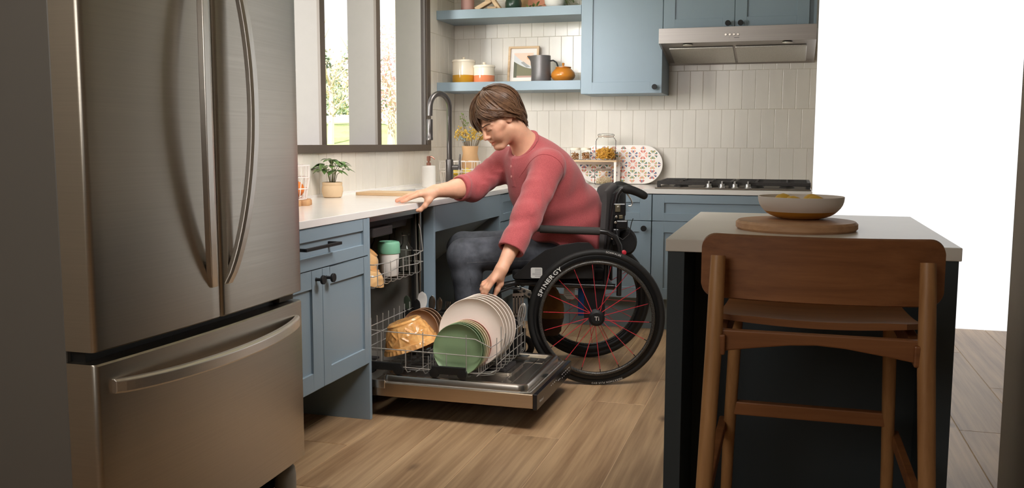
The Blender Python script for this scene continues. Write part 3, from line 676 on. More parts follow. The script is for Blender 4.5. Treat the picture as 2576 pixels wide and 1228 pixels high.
# stool
t = thing('bar_stool', (2.33, -4.15, 0), 'oak bar stool with a curved plywood back tucked under the island', 'stool')
def curve_y(x): return -4.335 + 0.55 * (x - 2.33) ** 2 * 1.4
bk = B(); rings = []; bx0, bx1 = 2.108, 2.552
ol = rrect(bx1 - bx0, 0.128, 0.028, 5); ol = [(p[0] + 2.33, p[1] + 0.898) for p in ol]
n_ = 24; grid_f = []; grid_b = []
xs_ = [bx0 + 0.028 * (1 - math.cos(k * math.pi / 16)) for k in range(9)] + [bx0 + 0.028 + (bx1 - bx0 - 0.056) * k / 16 for k in range(1, 16)] + [bx1 - 0.028 * (1 - math.cos(k * math.pi / 16)) for k in range(8, -1, -1)]
for x in xs_:
    e_ = min(x - bx0, bx1 - x) + 1e-4; r_ = 0.028
    cut = r_ - math.sqrt(max(0, r_ * r_ - max(0, r_ - e_) ** 2)) if e_ < r_ else 0
    z0, z1 = 0.834 + cut, 0.962 - cut; y = curve_y(x)
    rings.append([Vector((x, y - 0.007, z0 + 0.003)), Vector((x, y, z0)), Vector((x, y + 0.007, z0 + 0.003)), Vector((x, y + 0.007, z1 - 0.003)), Vector((x, y, z1)), Vector((x, y - 0.007, z1 - 0.003))])
bk.loft(rings)
put('backrest', bk, OAKX, t)
st = B(); rings = []
for i in range(13):
    v = i / 12; y = -4.315 + 0.40 * v; hw = 0.195 - 0.02 * v; 
    if v < 0.12: hw -= 0.035 * (1 - v / 0.12) ** 2
    if v > 0.9: hw -= 0.03 * ((v - 0.9) / 0.1) ** 2
    z = 0.792 - 0.010 * math.sin(v * 3.0) + 0.016 * max(0, 0.3 - v)
    ring = []
    for k in range(9): q = -1 + 2 * k / 8; ring.append(Vector((2.33 + q * hw, y, z + 0.008 * q * q + (0.0 if abs(q) < 1 else -0.003))))
    for k in range(8, -1, -1): q = -1 + 2 * k / 8; ring.append(Vector((2.33 + q * hw, y, z - 0.014 + 0.008 * q * q)))
    rings.append(ring)
st.loft(rings); put('seat', st, OAKX, t)
for s in (-1, 1):
    x = 2.33 + s * 0.190
    put('rear_leg', B().tube([(2.33 + s * 0.215, -4.43, 0.0), (2.33 + s * 0.202, -4.40, 0.40), (x, -4.362, 0.74), (x - s * 0.002, -4.352, 0.86), (x - s * 0.003, -4.343, 0.922)], [(0.014, 0.013), (0.015, 0.0145), (0.016, 0.0155), (0.015, 0.015), (0.014, 0.014)], 14, flat=(1, 0, 0)), OAK, t)
    put('front_leg', B().tube([(2.33 + s * 0.19, -3.86, 0.0), (2.33 + s * 0.18, -3.925, 0.40), (2.33 + s * 0.165, -3.985, 0.77)], [0.012, 0.014, 0.015], 12), OAK, t)
    put('side_rail', B().obox((2.33 + s * 0.178, -4.18, 0.752), (1, 0, 0), (0, 1, 0), (0, 0, 1), 0.010, 0.19, 0.02), OAKX, t, bevel=0.003)
    put('side_stretcher', B().obox((2.33 + s * 0.195, -4.15, 0.46), (1, 0, 0), (0, 1, 0.0), (0, 0, 1), 0.009, 0.25, 0.014), OAKX, t, bevel=0.003)
put('rear_rail', B().prism([(-0.182, -0.026), (-0.12, -0.016), (-0.05, -0.006), (0.0, -0.003), (0.05, -0.006), (0.12, -0.016), (0.182, -0.026), (0.182, 0.018), (-0.182, 0.018)], -0.009, 0.009, (2.33, -4.350, 0.762), (1, 0, 0), (0, 0, 1), (0, 1, 0)), OAKX, t, bevel=0.003)
put('rear_stretcher', B().obox((2.33, -4.405, 0.440), (1, 0, 0), (0, 1, 0), (0, 0, 1), 0.195, 0.010, 0.014), OAKX, t, bevel=0.003)
put('footrest', B().obox((2.33, -3.94, 0.51), (1, 0, 0), (0, 1, 0), (0, 0, 1), 0.176, 0.012, 0.016), OAKX, t, bevel=0.003)
# ------------------------------------------------------------------ dishwasher
DY0, DY1 = -2.748, -2.142
t = thing('dishwasher', (0.4, -2.445, 0), 'open dishwasher beside the sink knee space with its door lowered', 'dishwasher')
b = B(); T = 0.006
b.box(0.05, 0.056, DY0 + 0.012, DY1 - 0.012, 0.13, 0.815).box(0.056, 0.615, DY0 + 0.012, DY0 + 0.018, 0.13, 0.815).box(0.056, 0.615, DY1 - 0.018, DY1 - 0.012, 0.13, 0.815).box(0.056, 0.615, DY0 + 0.018, DY1 - 0.018, 0.809, 0.815).box(0.056, 0.615, DY0 + 0.018, DY1 - 0.018, 0.130, 0.136)
put('tub', b, TUBSTEEL, t)
b = B()
for (y0, y1, z0, z1) in ((DY0, DY0 + 0.018, 0.12, 0.83), (DY1 - 0.018, DY1, 0.12, 0.83), (DY0 + 0.018, DY1 - 0.018, 0.809, 0.83)): b.box(0.60, 0.622, y0, y1, z0, z1)
put('flange', b, CHROME, t, bevel=0.002)
put('gasket', B().box(0.585, 0.60, DY1 - 0.038, DY1 - 0.018, 0.14, 0.805).box(0.585, 0.60, DY0 + 0.018, DY1 - 0.018, 0.788, 0.806), BLACKP, t)
put('kick_plate', B().box(0.50, 0.515, DY0, DY1, 0.0, 0.10), BLACKP, t)
put('gap_shade_strip', B().box(0.56, 0.60, DY1 + 0.001, -2.064, 0.02, 0.832), BLACKP, t)  # black strip put in for the shade of the gap beside the tub
# side runners in the tub and the fine-filter mound
for yy in (DY0 + 0.022, DY1 - 0.030): put('runner', B().box(0.08, 0.58, yy, yy + 0.008, 0.515, 0.530), CHROME, t)
put('spray_arm', B().lathe([(0.03, 0.15), (0.03, 0.175), (0.01, 0.185)], (0.33, -2.445, 0), 16).box(0.13, 0.53, -2.465, -2.425, 0.168, 0.178), DGREY, t, bevel=0.003)
d = put('door', B().box(0.640, 1.335, DY0 + 0.006, DY1 - 0.006, 0.092, 0.1495), DOORSTEEL, t, bevel=0.003)
rg = []; cx, cy = (0.668 + 1.304) / 2, (DY0 + DY1) / 2; w0, h0 = 1.304 - 0.668, DY1 - DY0 - 0.036
for ins, z in ((-0.008, 0.1498), (0.0, 0.1515), (0.001, 0.172), (0.004, 0.1785), (0.010, 0.1805), (0.022, 0.1805), (0.028, 0.1775), (0.040, 0.166)):
    rg.append([Vector((cx + p[0], cy + p[1], z)) for p in rrect(w0 - 2 * ins, h0 - 2 * ins, 0.042 - min(ins, 0.03) * 0.5, 6)])
b = B().loft(rg, caps=False); b.add(rg[-1], [tuple(range(len(rg[-1])))], True)
lin_ = put('inner_liner', b, CHROME, d)
put('moulded_rib', B().box(1.215, 1.222, cy - 0.22, cy + 0.22, 0.1655, 0.1685).box(1.175, 1.179, cy - 0.20, cy + 0.22, 0.1655, 0.1680), CHROME, lin_, bevel=0.0012)
put('moulded_recess', B().box(1.02, 1.17, -2.235, -2.195, 0.1655, 0.176).box(1.17, 1.255, -2.30, -2.262, 0.1655, 0.1685), CHROME, lin_, bevel=0.004)
ds = put('detergent_dispenser', B().prism(rrect(0.135, 0.200, 0.014), 0.166, 0.175, (1.115, -2.44, 0)), CHROME, d, bevel=0.0015)
put('dispenser_lid', B().prism(rrect(0.100, 0.155, 0.012), 0.175, 0.186, (1.108, -2.445, 0)).box(1.150, 1.157, -2.515, -2.375, 0.175, 0.190), DGREY, ds, bevel=0.002)
put('rinse_cap', B().lathe([(0.018, 0.186), (0.018, 0.192), (0.014, 0.194)], (1.10, -2.405, 0), 18), DGREY, ds)
cp = put('control_panel', B().box(1.3355, 1.352, DY0 + 0.004, DY1 - 0.004, 0.088, 0.152), mat('black_glossy_panel', (22, 22, 26), 0.22), d, bevel=0.002)
put('latch', B().box(1.300, 1.318, -2.462, -2.432, 0.1497, 0.158), BLACKP, d, bevel=0.001)
put('edge_seal', B().tube([(0.70, DY0 + 0.02, 0.1515), (1.290, DY0 + 0.016, 0.1515), (1.318, DY0 + 0.03, 0.1515), (1.320, DY1 - 0.03, 0.1515)], 0.0022, 6), WIREG, d)
LOGO = mat('pale_print', (226, 226, 228), 0.5)
b, wd = text_b('Whirlpool', 0.0150, (1.3525, DY0 + 0.040, 0.110), (0, 1, 0), (0, 0, 1)); put('logo', b, LOGO, cp)
b = B()
for k in range(4): b.box(1.3518, 1.3525, -2.52 + k * 0.028, -2.513 + k * 0.028, 0.130, 0.1335)
for k in range(5):
    b.box(1.3518, 1.3525, -2.33 + k * 0.032, -2.312 + k * 0.032, 0.130, 0.1325).box(1.3518, 1.3525, -2.326 + k * 0.032, -2.316 + k * 0.032, 0.114, 0.1165)
b.box(1.3518, 1.3525, -2.40, -2.355, 0.121, 0.123)
put('button_print', b, LOGO, cp)
for yy in (DY0 + 0.004, DY1 - 0.012): put('hinge_arm', B().box(0.60, 0.70, yy, yy + 0.008, 0.125, 0.160), CHROME, t, bevel=0.002)
# lower rack, rolled out on the door
def wires(lines, r):
    b = B()
    for L in lines: b.tube(L, r, 6)
    return b
RX0, RX1, RY0, RY1 = 0.60, 1.150, -2.712, -2.205
t = thing('lower_dish_rack', (0.87, -2.45, 0.18), 'grey wire lower dish rack pulled out over the dishwasher door', 'dish rack')
L = []
for y in (RY0, RY1):
    s = 0.012 if y == RY0 else -0.012
    L.append([(RX0, y, 0.362), (0.72, y, 0.358), (1.085, y, 0.350), (RX1 - 0.005, y + s, 0.318), (RX1 + 0.004, y + 5 * s, 0.322)])
    L.append([(RX0, y, 0.286), (1.08, y, 0.280), (RX1 - 0.005, y + s, 0.276), (RX1 + 0.004, y + 5 * s, 0.280)])
    L.append([(RX0, y, 0.214), (1.08, y, 0.210), (RX1 - 0.005, y + s, 0.212), (RX1 + 0.004, y + 5 * s, 0.214)])
    for k, x in enumerate((0.672, 0.78, 0.858, 0.96, 1.046)):
        tp_ = 0.365 if k % 2 == 0 else 0.284
        L.append([(x, y, tp_), (x, y, 0.206), (x + 0.006, y + s * .5, 0.192), (x + 0.006, y + 3 * s, 0.188)])
for z, off in ((0.320, 0.004), (0.279, 0.004), (0.236, 0.006)):
    L.append([(RX1 + off, RY0 + 0.06, z), (RX1 + off, -2.45, z + 0.010), (RX1 + off, RY1 - 0.05, z + 0.012)])
    L.append([(RX0, RY0, z + 0.045), (RX0 - 0.0, RY1, z + 0.045)])
ny = 8
for k in range(ny):
    y = RY0 + 0.055 + (RY1 - RY0 - 0.09) * k / (ny - 1); h = (0.350, 0.385, 0.345, 0.345, 0.390, 0.345, 0.350, 0.345)[k]
    L.append([(RX1 + 0.008, y, h), (RX1 + 0.008, y, 0.215), (RX1 - 0.004, y, 0.197), (RX1 - 0.05, y, 0.190), (RX0, y, 0.190), (RX0, y, 0.40)])
for k in range(6):
    x = RX0 + 0.05 + (RX1 - RX0 - 0.11) * k / 5
    L.append([(x, RY0, 0.198), (x, RY1, 0.198)])
for x in (0.87, 1.09):      # rows of tines
    for k in range(17): y = RY0 + 0.028 + 0.028 * k; L.append([(x, y, 0.198), (x, y, 0.262)])
for k in range(8): y = RY0 + 0.05 + 0.055 * k; L.append([(0.74, y, 0.198), (0.74, y, 0.250)])
wl_ = put('wire_frame', wires(L, 0.0021), WIREG, t)
for x in (0.640, 0.921):
    for y in (RY0 - 0.008, RY1 + 0.0):
        c = put('wheel_carrier', B().box(x - 0.022, x + 0.125, y - 0.006, y + 0.006, 0.198, 0.232), BLACKP, t, bevel=0.003)
        for dx in (-0.01, 0.111): put('wheel', B().lathe([(0.008, -0.009), (0.021, -0.008), (0.0215, 0.0), (0.021, 0.006), (0.010, 0.007)], (x + dx, y, 0.2025), 20, (0, -1, 0)), BLACKP, c)
# plates standing in the rack
def plate(name, c, r, m, label, group, tilt=7, turn=0):
    p = [(0.0, 0.006), (r * 0.55, 0.006), (r * 0.80, 0.0045), (r * 0.94, -0.004), (r * 0.995, -0.0125), (r, -0.0145), (r * 0.985, -0.0155), (r * 0.93, -0.0085), (r * 0.78, -0.0005), (r * 0.52, 0.0010), (0.0, 0.0010)]
    key = (name, round(r, 4), m.name)
    if key not in PL: PL[key] = B().lathe(p, (0, 0, 0), 56, (0, 1, 0)).mesh(name); PL[key].materials.append(m)
    o = bpy.data.objects.new(name, PL[key]); COL.objects.link(o); o.location = c
    o.rotation_euler = (math.radians(-tilt), 0, math.radians(turn))
    return tag(o, label, 'plate', group)
PL = {}
PW = mat('warm_white_glaze', (234, 222, 210), 0.38, noise=0.03, nscale=(8, 8, 8)); PG = mat('sage_green_glaze', (128, 150, 112), 0.45, noise=0.04, nscale=(8, 8, 8))
PO = mat('pale_olive_glaze', (184, 184, 146), 0.45); PC = mat('cream_glaze', (226, 208, 176), 0.45); PP = mat('blush_pink_glaze', (222, 174, 160), 0.45); PB = mat('taupe_glaze', (166, 132, 104), 0.45, noise=0.05, nscale=(8, 8, 8))
small = [(PG, 'sage green side plate standing foremost in the lower rack'), (PG, 'sage green side plate right behind the foremost green one'), (PO, 'pale olive side plate behind the green pair'), (PC, 'cream side plate just behind the olive one'), (PC, 'cream side plate in front of the pink plates'), (PP, 'blush pink side plate next to the white dinner plates')]
for k, (m, lb) in enumerate(small):
    plate('side_plate', (1.006 + 0.001 * k, -2.690 + 0.0215 * k, 0.192 + 0.1065), 0.1065, m, lb, 'side plates in the lower rack')
names_ = ['white dinner plate with its face showing behind the green plates', 'second white dinner plate behind the front one', 'third white dinner plate, in the middle of the five', 'fourth white dinner plate, just ahead of the held one', 'white dinner plate farthest back, touched by the fingers']
for k in range(5):
    plate('dinner_plate', (1.018 + 0.002 * k, -2.552 + 0.034 * k, 0.196 + 0.146), 0.146, PW, names_[k], 'white dinner plates in the lower rack')
for k, lb in enumerate(('taupe plate nearest, behind the patterned bowl', 'taupe plate in the middle of three', 'taupe plate farthest back of three')):
    plate('taupe_plate', (0.742 + 0.002 * k, -2.450 + 0.030 * k, 0.230 + 0.088), 0.088, PB, lb, 'taupe plates behind the bowl')
# patterned mixing bowl, upside down and tilted on the tines
BW = mat('cane_yellow_glaze', (224, 172, 106), 0.22, noise=0.3, nscale=(30, 30, 30), rgb2=(196, 134, 72), coat=0.4)
def patterned(R0, R1, H):
    vs = []; fs = []; n = 144; prof = []
    for i in range(49):
        u = i / 48; r = R0 + (R1 - R0) * (u ** 0.8); prof.append((r, u * H, u))
    for (r, z, u) in prof:
        for k in range(n):
            A = 2 * math.pi * k / n; rr = r; q = (k % 18) / 18 - 0.5
            if 0.16 < u < 0.80:
                v = (u - 0.48) / 0.32; dmd = abs(q) * 2 + abs(v); rr += 0.0042 * math.exp(-((dmd - 0.72) / 0.12) ** 2) + 0.0045 * max(0, 0.32 - dmd) / 0.32
                rr += 0.003 * math.exp(-((abs(q) - 0.5) / 0.06) ** 2)
            elif u <= 0.16: rr += 0.004 * math.exp(-((u - 0.06) / 0.03) ** 2)
            else: rr += 0.006 + 0.002 * math.sin(k * 2 * math.pi / 4) * (1 if u > 0.86 else 0)
            vs.append((rr * math.cos(A), rr * math.sin(A), -z))
    m_ = len(prof)
    for i in range(m_ - 1):
        for k in range(n): l = (k + 1) % n; fs.append((i * n + k, (i + 1) * n + k, (i + 1) * n + l, i * n + l))
    fs.append(tuple(range(n)))
    # inside wall
    o = len(vs)
    for (r, z, u) in reversed(prof):
        for k in range(n): A = 2 * math.pi * k / n; vs.append(((r - 0.006) * math.cos(A), (r - 0.006) * math.sin(A), -z if u > 0.1 else -max(z, 0.008)))
    for i in range(m_ - 1):
        for k in range(n): l = (k + 1) % n; fs.append((o + i * n + k, o + (i + 1) * n + k, o + (i + 1) * n + l, o + i * n + l))
    for k in range(n): l = (k + 1) % n; fs.append(((m_ - 1) * n + k, o + k, o + l, (m_ - 1) * n + l))
    fs.append(tuple(o + (m_ - 1) * n + k for k in range(n)))
    return B().add(vs, fs, True)
me = patterned(0.066, 0.117, 0.118).mesh('mixing_bowl'); me.materials.append(BW)
o = bpy.data.objects.new('mixing_bowl', me); COL.objects.link(o); o.location = (0.719, -2.590, 0.384); o.rotation_euler = (math.radians(4), math.radians(-18), 0.0)
tag(o, 'yellow patterned mixing bowl turned upside down in the lower rack', 'bowl')
# cutlery basket with cutlery at the back of the rack, utensils in the slim side basket
t = thing('cutlery_basket', (0.70, -2.25, 0.2), 'black cutlery basket at the far side of the lower rack', 'basket')
b = B()
for (x0, x1, y0, y1) in ((0.585, 0.835, -2.285, -2.281), (0.585, 0.835, -2.219, -2.215), (0.585, 0.589, -2.281, -2.219), (0.831, 0.835, -2.281, -2.219), (0.668, 0.671, -2.281, -2.219), (0.75, 0.753, -2.281, -2.219)): b.box(x0, x1, y0, y1, 0.20, 0.368)
b.box(0.585, 0.835, -2.285, -2.215, 0.198, 0.202); put('body', b, BLACKP, t, bevel=0.001)
CUT = mat('cutlery_steel', (190, 184, 176), 0.2, 1.0)
def spoon(c, lean, r, L, label, m=CUT, kind='spoon'):
    x, y, z = c
    tt = thing(kind, c, label, kind, 'cutlery standing in the black basket')
    d = Vector((lean, 0.05, 1)).normalized(); sx = Vector((1, 0, -lean)).normalized()
    put('handle', B().tube([Vector(c), Vector(c) + d * L * 0.62], [0.0032, 0.0026], 8), m, tt)
    e = Vector(c) + d * L * 0.62; b = B()
    if kind == 'fork':
        b.obox(e + d * 0.022, sx, d.cross(sx), d, 0.011, 0.0012, 0.014)
        for q in (-1, -0.33, 0.33, 1): b.tube([e + d * 0.034 + sx * q * 0.0095, e + d * 0.068 + sx * q * 0.010], [0.0017, 0.0011], 6)
    else:
        rings = []
        for i in range(9):
            u = i / 8; rr = r * math.sqrt(max(0.0, 1 - (2 * u - 1) ** 2)) * (0.85 + 0.2 * u) + 0.0008
            rings.append([e + d * (u * L * 0.36) + sx * rr * math.cos(a * math.pi / 6) + d.cross(sx) * (0.0014 * math.sin(a * math.pi / 6) + 0.004 * math.sin(u * 3.14)) for a in range(12)])
        b.loft(rings)
    put('head' if kind != 'fork' else 'tines', b, m, tt)
    return tt
GRNS = mat('dark_green_enamel', (52, 60, 48), 0.4)
spoon((0.605, -2.25, 0.22), -0.10, 0.018, 0.215, 'dark green serving spoon at the end of the black basket nearest the tub', GRNS)
spoon((0.635, -2.255, 0.22), 0.02, 0.017, 0.20, 'black nylon spoon beside the dark green spoon in the basket', BLACKP)
spoon((0.665, -2.245, 0.22), -0.02, 0.024, 0.235, 'wide pale silicone spatula standing in the cutlery basket', mat('pale_silicone', (206, 200, 194), 0.5), 'spatula')
spoon((0.70, -2.25, 0.22), 0.06, 0.017, 0.22, 'shiny spoon next to the pale spatula')
spoon((0.725, -2.25, 0.22), 0.12, 0.015, 0.215, 'shiny spoon leaning towards the fork')
spoon((0.78, -2.25, 0.22), 0.06, 0.012, 0.20, 'fork with its tines up in the black basket', CUT, 'fork')
spoon((0.81, -2.24, 0.22), 0.16, 0.013, 0.195, 'small spoon at the basket end nearest the white plates')
t = thing('utensil_basket', (1.125, -2.24, 0.2), 'slim black side basket holding the whisk in the rack corner', 'basket')
put('body', B().box(1.092, 1.140, -2.30, -2.297, 0.20, 0.31).box(1.092, 1.140, -2.212, -2.209, 0.20, 0.31).box(1.092, 1.095, -2.297, -2.212, 0.20, 0.31).box(1.137, 1.140, -2.297, -2.212, 0.20, 0.31).box(1.092, 1.14, -2.30, -2.209, 0.197, 0.20), BLACKP, t, bevel=0.001)
t = thing('whisk', (1.115, -2.28, 0.21), 'steel balloon whisk standing in the rack corner by the wheel', 'whisk')
hd = Vector((0.20, 0.02, 1)).normalized(); p0 = Vector((1.118, -2.275, 0.206)); put('handle', B().tube([p0, p0 + hd * 0.125], [0.006, 0.005], 10), CHROME, t)
sx = hd.orthogonal().normalized(); b = B(); L0 = p0 + hd * 0.125
for k in range(5):
    a = math.pi * k / 5; s_ = sx * math.cos(a) + hd.cross(sx) * math.sin(a); pts = []
    for i in range(19): u = i / 18; A = math.pi * u; pts.append(L0 + hd * (0.100 * math.sin(A)) ** 1.0 + s_ * 0.027 * math.cos(A) * (0.15 + 0.85 * math.sin(A) ** 0.6))
    b.tube(pts, 0.0013, 5)
put('loops', b, WIREG, t)
t = thing('slotted_turner', (1.118, -2.235, 0.21), 'steel slotted turner standing behind the whisk', 'turner')
hd = Vector((-0.02, 0.0, 1)).normalized(); p0 = Vector((1.130, -2.235, 0.205)); put('handle', B().tube([p0, p0 + hd * 0.15], 0.004, 8), CHROME, t)
b = B(); ax_ = Vector((1, 0, 0.10)).normalized()
for q in (-1, -0.34, 0.34, 1): b.obox(p0 + hd * 0.205 + ax_ * q * 0.021, ax_, hd.cross(ax_), hd, 0.0045, 0.001, 0.042)
b.obox(p0 + hd * 0.250 , ax_, hd.cross(ax_), hd, 0.026, 0.001, 0.010).obox(p0 + hd * 0.160, ax_, hd.cross(ax_), hd, 0.026, 0.001, 0.008)
put('blade', b, CHROME, t)
# upper rack with its cup, bowl and bottles
t = thing('upper_dish_rack', (0.37, -2.44, 0.5), 'grey wire upper dish rack inside the open dishwasher', 'dish rack')
L = []; ux0, ux1, uy0, uy1 = 0.10, 0.645, DY0 + 0.034, DY1 - 0.042
for z, q in ((0.634, 1), (0.584, 1)):
    pts = []
    for i in range(13):
        u = i / 12; pts.append((ux1 + (0.012 * math.sin(u * 9.0) if 0.2 < u < 0.9 else 0), uy0 + (uy1 - uy0) * u, z - 0.008 * math.sin(u * math.pi) * (1 if z > .6 else -0.5)))
    L.append(pts); L.append([(ux0, uy0, z), (ux1, uy0, z)]); L.append([(ux0, uy1, z), (ux1, uy1, z)])
L.append([(ux1, uy1, 0.634), (ux1 - 0.01, uy1, 0.73), (ux1 - 0.02, uy1, 0.76)])
for k in range(8):
    y = uy0 + 0.03 + (uy1 - uy0 - 0.06) * k / 7; L.append([(ux1, y, 0.632), (ux1 + 0.002, y, 0.545), (ux1 - 0.015, y, 0.532), (ux0, y, 0.53)])
for k in range(6): x = ux0 + 0.08 * k + 0.06; L.append([(x, uy0, 0.634), (x, uy0, 0.535), (x, uy1, 0.535), (x, uy1, 0.634)])
put('wire_frame', wires(L, 0.0021), WIREG, t)
t = thing('third_rack', (0.33, -2.44, 0.74), 'dark grey shallow cutlery tray at the very top of the dishwasher', 'tray')
put('tray', B().prism([(0.10, 0.752), (0.575, 0.752), (0.585, 0.785), (0.10, 0.785)], DY0 + 0.035, DY1 - 0.075, (0, 0, 0), (1, 0, 0), (0, 0, 1), (0, 1, 0)), DGREY, t, bevel=0.004)
put('grip', B().box(0.575, 0.60, -2.62, -2.42, 0.735, 0.775), DGREY, t, bevel=0.006)
t = thing('travel_cup', (0.552, -2.36, 0.538), 'white travel cup with a mint green lid in the upper rack', 'cup')
put('body', B().lathe([(0.040, 0), (0.042, 0.003), (0.0475, 0.102), (0.0475, 0.106)], (0.552, -2.36, 0.538), 36), WHITE, t)
put('lid', B().lathe([(0.050, 0.102), (0.0515, 0.106), (0.050, 0.146), (0.047, 0.153), (0.042, 0.156), (0.040, 0.153), (0.0, 0.153)], (0.552, -2.36, 0.538), 36).box(0.545, 0.575, -2.372, -2.348, 0.690, 0.694), mat('mint_green_silicone', (130, 190, 158), 0.5), t, label='mint green lid')
AMBG = mat('amber_cream_glaze', (230, 184, 128), 0.15, coat=0.6, noise=0.08, nscale=(20, 20, 20))
def dish(loc, rot, label, R=0.072):
    p = [(R * .42, 0.004), (R * .44, 0.0), (R * .40, -0.001), (R * .40, 0.004), (R * .62, 0.012), (R * .82, 0.028), (R * .95, 0.050), (R, 0.064), (R * .985, 0.065), (R * .92, 0.050), (R * .78, 0.030), (R * .55, 0.016), (0, 0.011)]
    p = [(0, 0.004)] + p[:1] + p[1:]
    me = B().lathe([(0.0, 0.004), (R * .40, 0.004), (R * .40, 0.0), (R * .45, 0.0), (R * .46, 0.006), (R * .64, 0.013), (R * .82, 0.028), (R * .95, 0.050), (R, 0.064), (R * .985, 0.065), (R * .92, 0.050), (R * .78, 0.031), (R * .55, 0.017), (0, 0.011)], (0, 0, 0), 44).mesh('dessert_bowl')
    me.materials.append(AMBG); o = bpy.data.objects.new('dessert_bowl', me); COL.objects.link(o); o.location = loc; o.rotation_euler = rot; tag(o, label, 'bowl', 'amber bowls in the upper rack')
dish((0.560, -2.555, 0.672), (math.radians(168), math.radians(38), 0), 'amber cream bowl tipped up beside the travel cup in the upper rack')
dish((0.575, -2.580, 0.598), (math.radians(176), math.radians(14), 0), 'amber cream bowl lying lower, under the tipped bowl', 0.066)
def bottle(x, y, z, h, r, label):
    p = [(r * .9, 0), (r, 0.006), (r, h * 0.52), (r * 0.85, h * 0.62), (r * 0.42, h * 0.74), (r * 0.38, h * 0.92), (r * 0.5, h * 0.93), (r * 0.5, h)]
    solo('glass_bottle', B().lathe(p, (x, y, z), 24, capb=False, capt=False).lathe([(0, 0.003), (r * .9, 0.003)], (x, y, z), 24), BOTTLE, (x, y, z), label, 'bottle', 'glass bottles in the upper rack')
bottle(0.585, -2.245, 0.538, 0.185, 0.036, 'clear glass bottle right of the travel cup in the upper rack')
bottle(0.50, -2.205, 0.538, 0.205, 0.034, 'taller clear bottle behind the one beside the cup')
bottle(0.46, -2.29, 0.538, 0.20, 0.033, 'clear bottle standing behind the travel cup')
# ------------------------------------------------------------------ things on the shelves
AMB = mat('amber_glaze', (206, 150, 40), 0.2, coat=0.4); COR = mat('coral_glaze', (232, 138, 96), 0.2, coat=0.4); CRM = mat('cream_glaze_gloss', (242, 230, 210), 0.15, coat=0.5)
def canister(x, y, z, r, h, hb, lid, band, label):
    t = thing('canister', (x, y, z), label, 'canister', 'canisters on the lower shelf')
    put('band', B().lathe([(r * .97, 0), (r, 0.003), (r, hb)], (x, y, z), 40, capt=False), band, t, label='glazed colour band')
    put('body', B().lathe([(r, hb), (r, h - 0.004), (r * .985, h)], (x, y, z), 40, capb=False), CRM, t)
    put('lid', B().lathe([(r * 1.03, h - 0.010), (r * 1.045, h - 0.006), (r * 1.045, h + 0.001), (r * 1.0, h + 0.006), (r * 0.4, h + 0.009), (0.010, h + 0.010), (0.008, h + 0.013), (0.011, h + 0.018), (0.0125, h + 0.023), (0.009, h + 0.028), (0, h + 0.030)], (x, y, z), 40), CRM, t)
canister(0.143, -0.20, 1.534, 0.077, 0.150, 0.054, 0, AMB, 'tall cream canister with an amber lower band')
canister(0.289, -0.20, 1.534, 0.071, 0.112, 0.050, 0, COR, 'shorter cream canister with a coral lower band')
# framed print leaning on the tiles
t = thing('framed_print', (0.53, -0.10, 1.534), 'small abstract print in a pale wooden frame leaning behind the grey jug', 'picture')
A = math.radians(9); ax_ = Vector((1, 0, 0)); up_ = Vector((0, math.sin(A), math.cos(A))); nn = ax_.cross(up_)
o_ = Vector((0.525, -0.075, 1.535)); W_, H_ = 0.214, 0.252
def fbx(x0, x1, z0, z1, d0, d1): 
    return B().obox(o_ + ax_ * (x0 + x1) / 2 + up_ * (z0 + z1) / 2 + nn * (d0 + d1) / 2, ax_, up_, nn, (x1 - x0) / 2, (z1 - z0) / 2, (d1 - d0) / 2)
b = B()
for q in ((-W_ / 2, W_ / 2, 0, 0.014), (-W_ / 2, W_ / 2, H_ - 0.014, H_), (-W_ / 2, -W_ / 2 + 0.014, 0.014, H_ - 0.014), (W_ / 2 - 0.014, W_ / 2, 0.014, H_ - 0.014)):
    c = fbx(*q, 0, 0.022); b.add(c.v, c.f)
put('frame', b, PALEW, t, bevel=0.001)
put('mat_board', fbx(-W_ / 2 + 0.014, W_ / 2 - 0.014, 0.014, H_ - 0.014, 0.002, 0.010), mat('white_mat_board', (238, 232, 226), 0.8), t)
def flat(poly, d, m):
    b = B(); b.add([o_ + ax_ * p[0] + up_ * p[1] + nn * d for p in poly], [tuple(range(len(poly)))]); put('print', b, m, t)
px0, px1, pz0, pz1 = -0.068, 0.068, 0.040, 0.208
flat([(px0, pz0), (px1, pz0), (px1, pz1), (px0, pz1)], 0.0104, mat('peach_ink', (240, 208, 188), 0.8))
cv = [(px0 + 0.136 * i / 12, 0.150 - 0.050 * math.sin(math.pi * (i / 12) * 0.5)) for i in range(13)]
flat([(px0, pz0), (px1, pz0)] + cv[::-1], 0.0107, mat('moss_ink', (132, 128, 104), 0.8))
flat(cv + [(px1, 0.118)] + [(px1 - 0.136 * i / 10, 0.118 + 0.082 * (i / 10) ** 1.6) for i in range(1, 11)], 0.0110, mat('pale_grey_ink', (214, 214, 214), 0.8))
flat([(-0.02, 0.142), (0.0, 0.150), (0.048, 0.112), (0.022, 0.108)], 0.0113, mat('mid_grey_ink', (168, 166, 164), 0.8))
flat([(0.035 + 0.014 * math.cos(i * .5236), 0.178 + 0.016 * math.sin(i * .5236)) for i in range(12)], 0.0113, mat('apricot_ink', (232, 176, 132), 0.8))
flat([(px0, pz0), (px0 + 0.022, pz0), (px0 + 0.022, 0.135), (px0, 0.150)], 0.0112, mat('deep_moss_ink', (104, 104, 88), 0.8))
flat([(px0 + 0.022, pz0), (px1, pz0), (px1, pz0 + 0.012), (px0 + 0.022, pz0 + 0.012)], 0.0112, mat('rose_grey_ink', (196, 160, 148), 0.8))
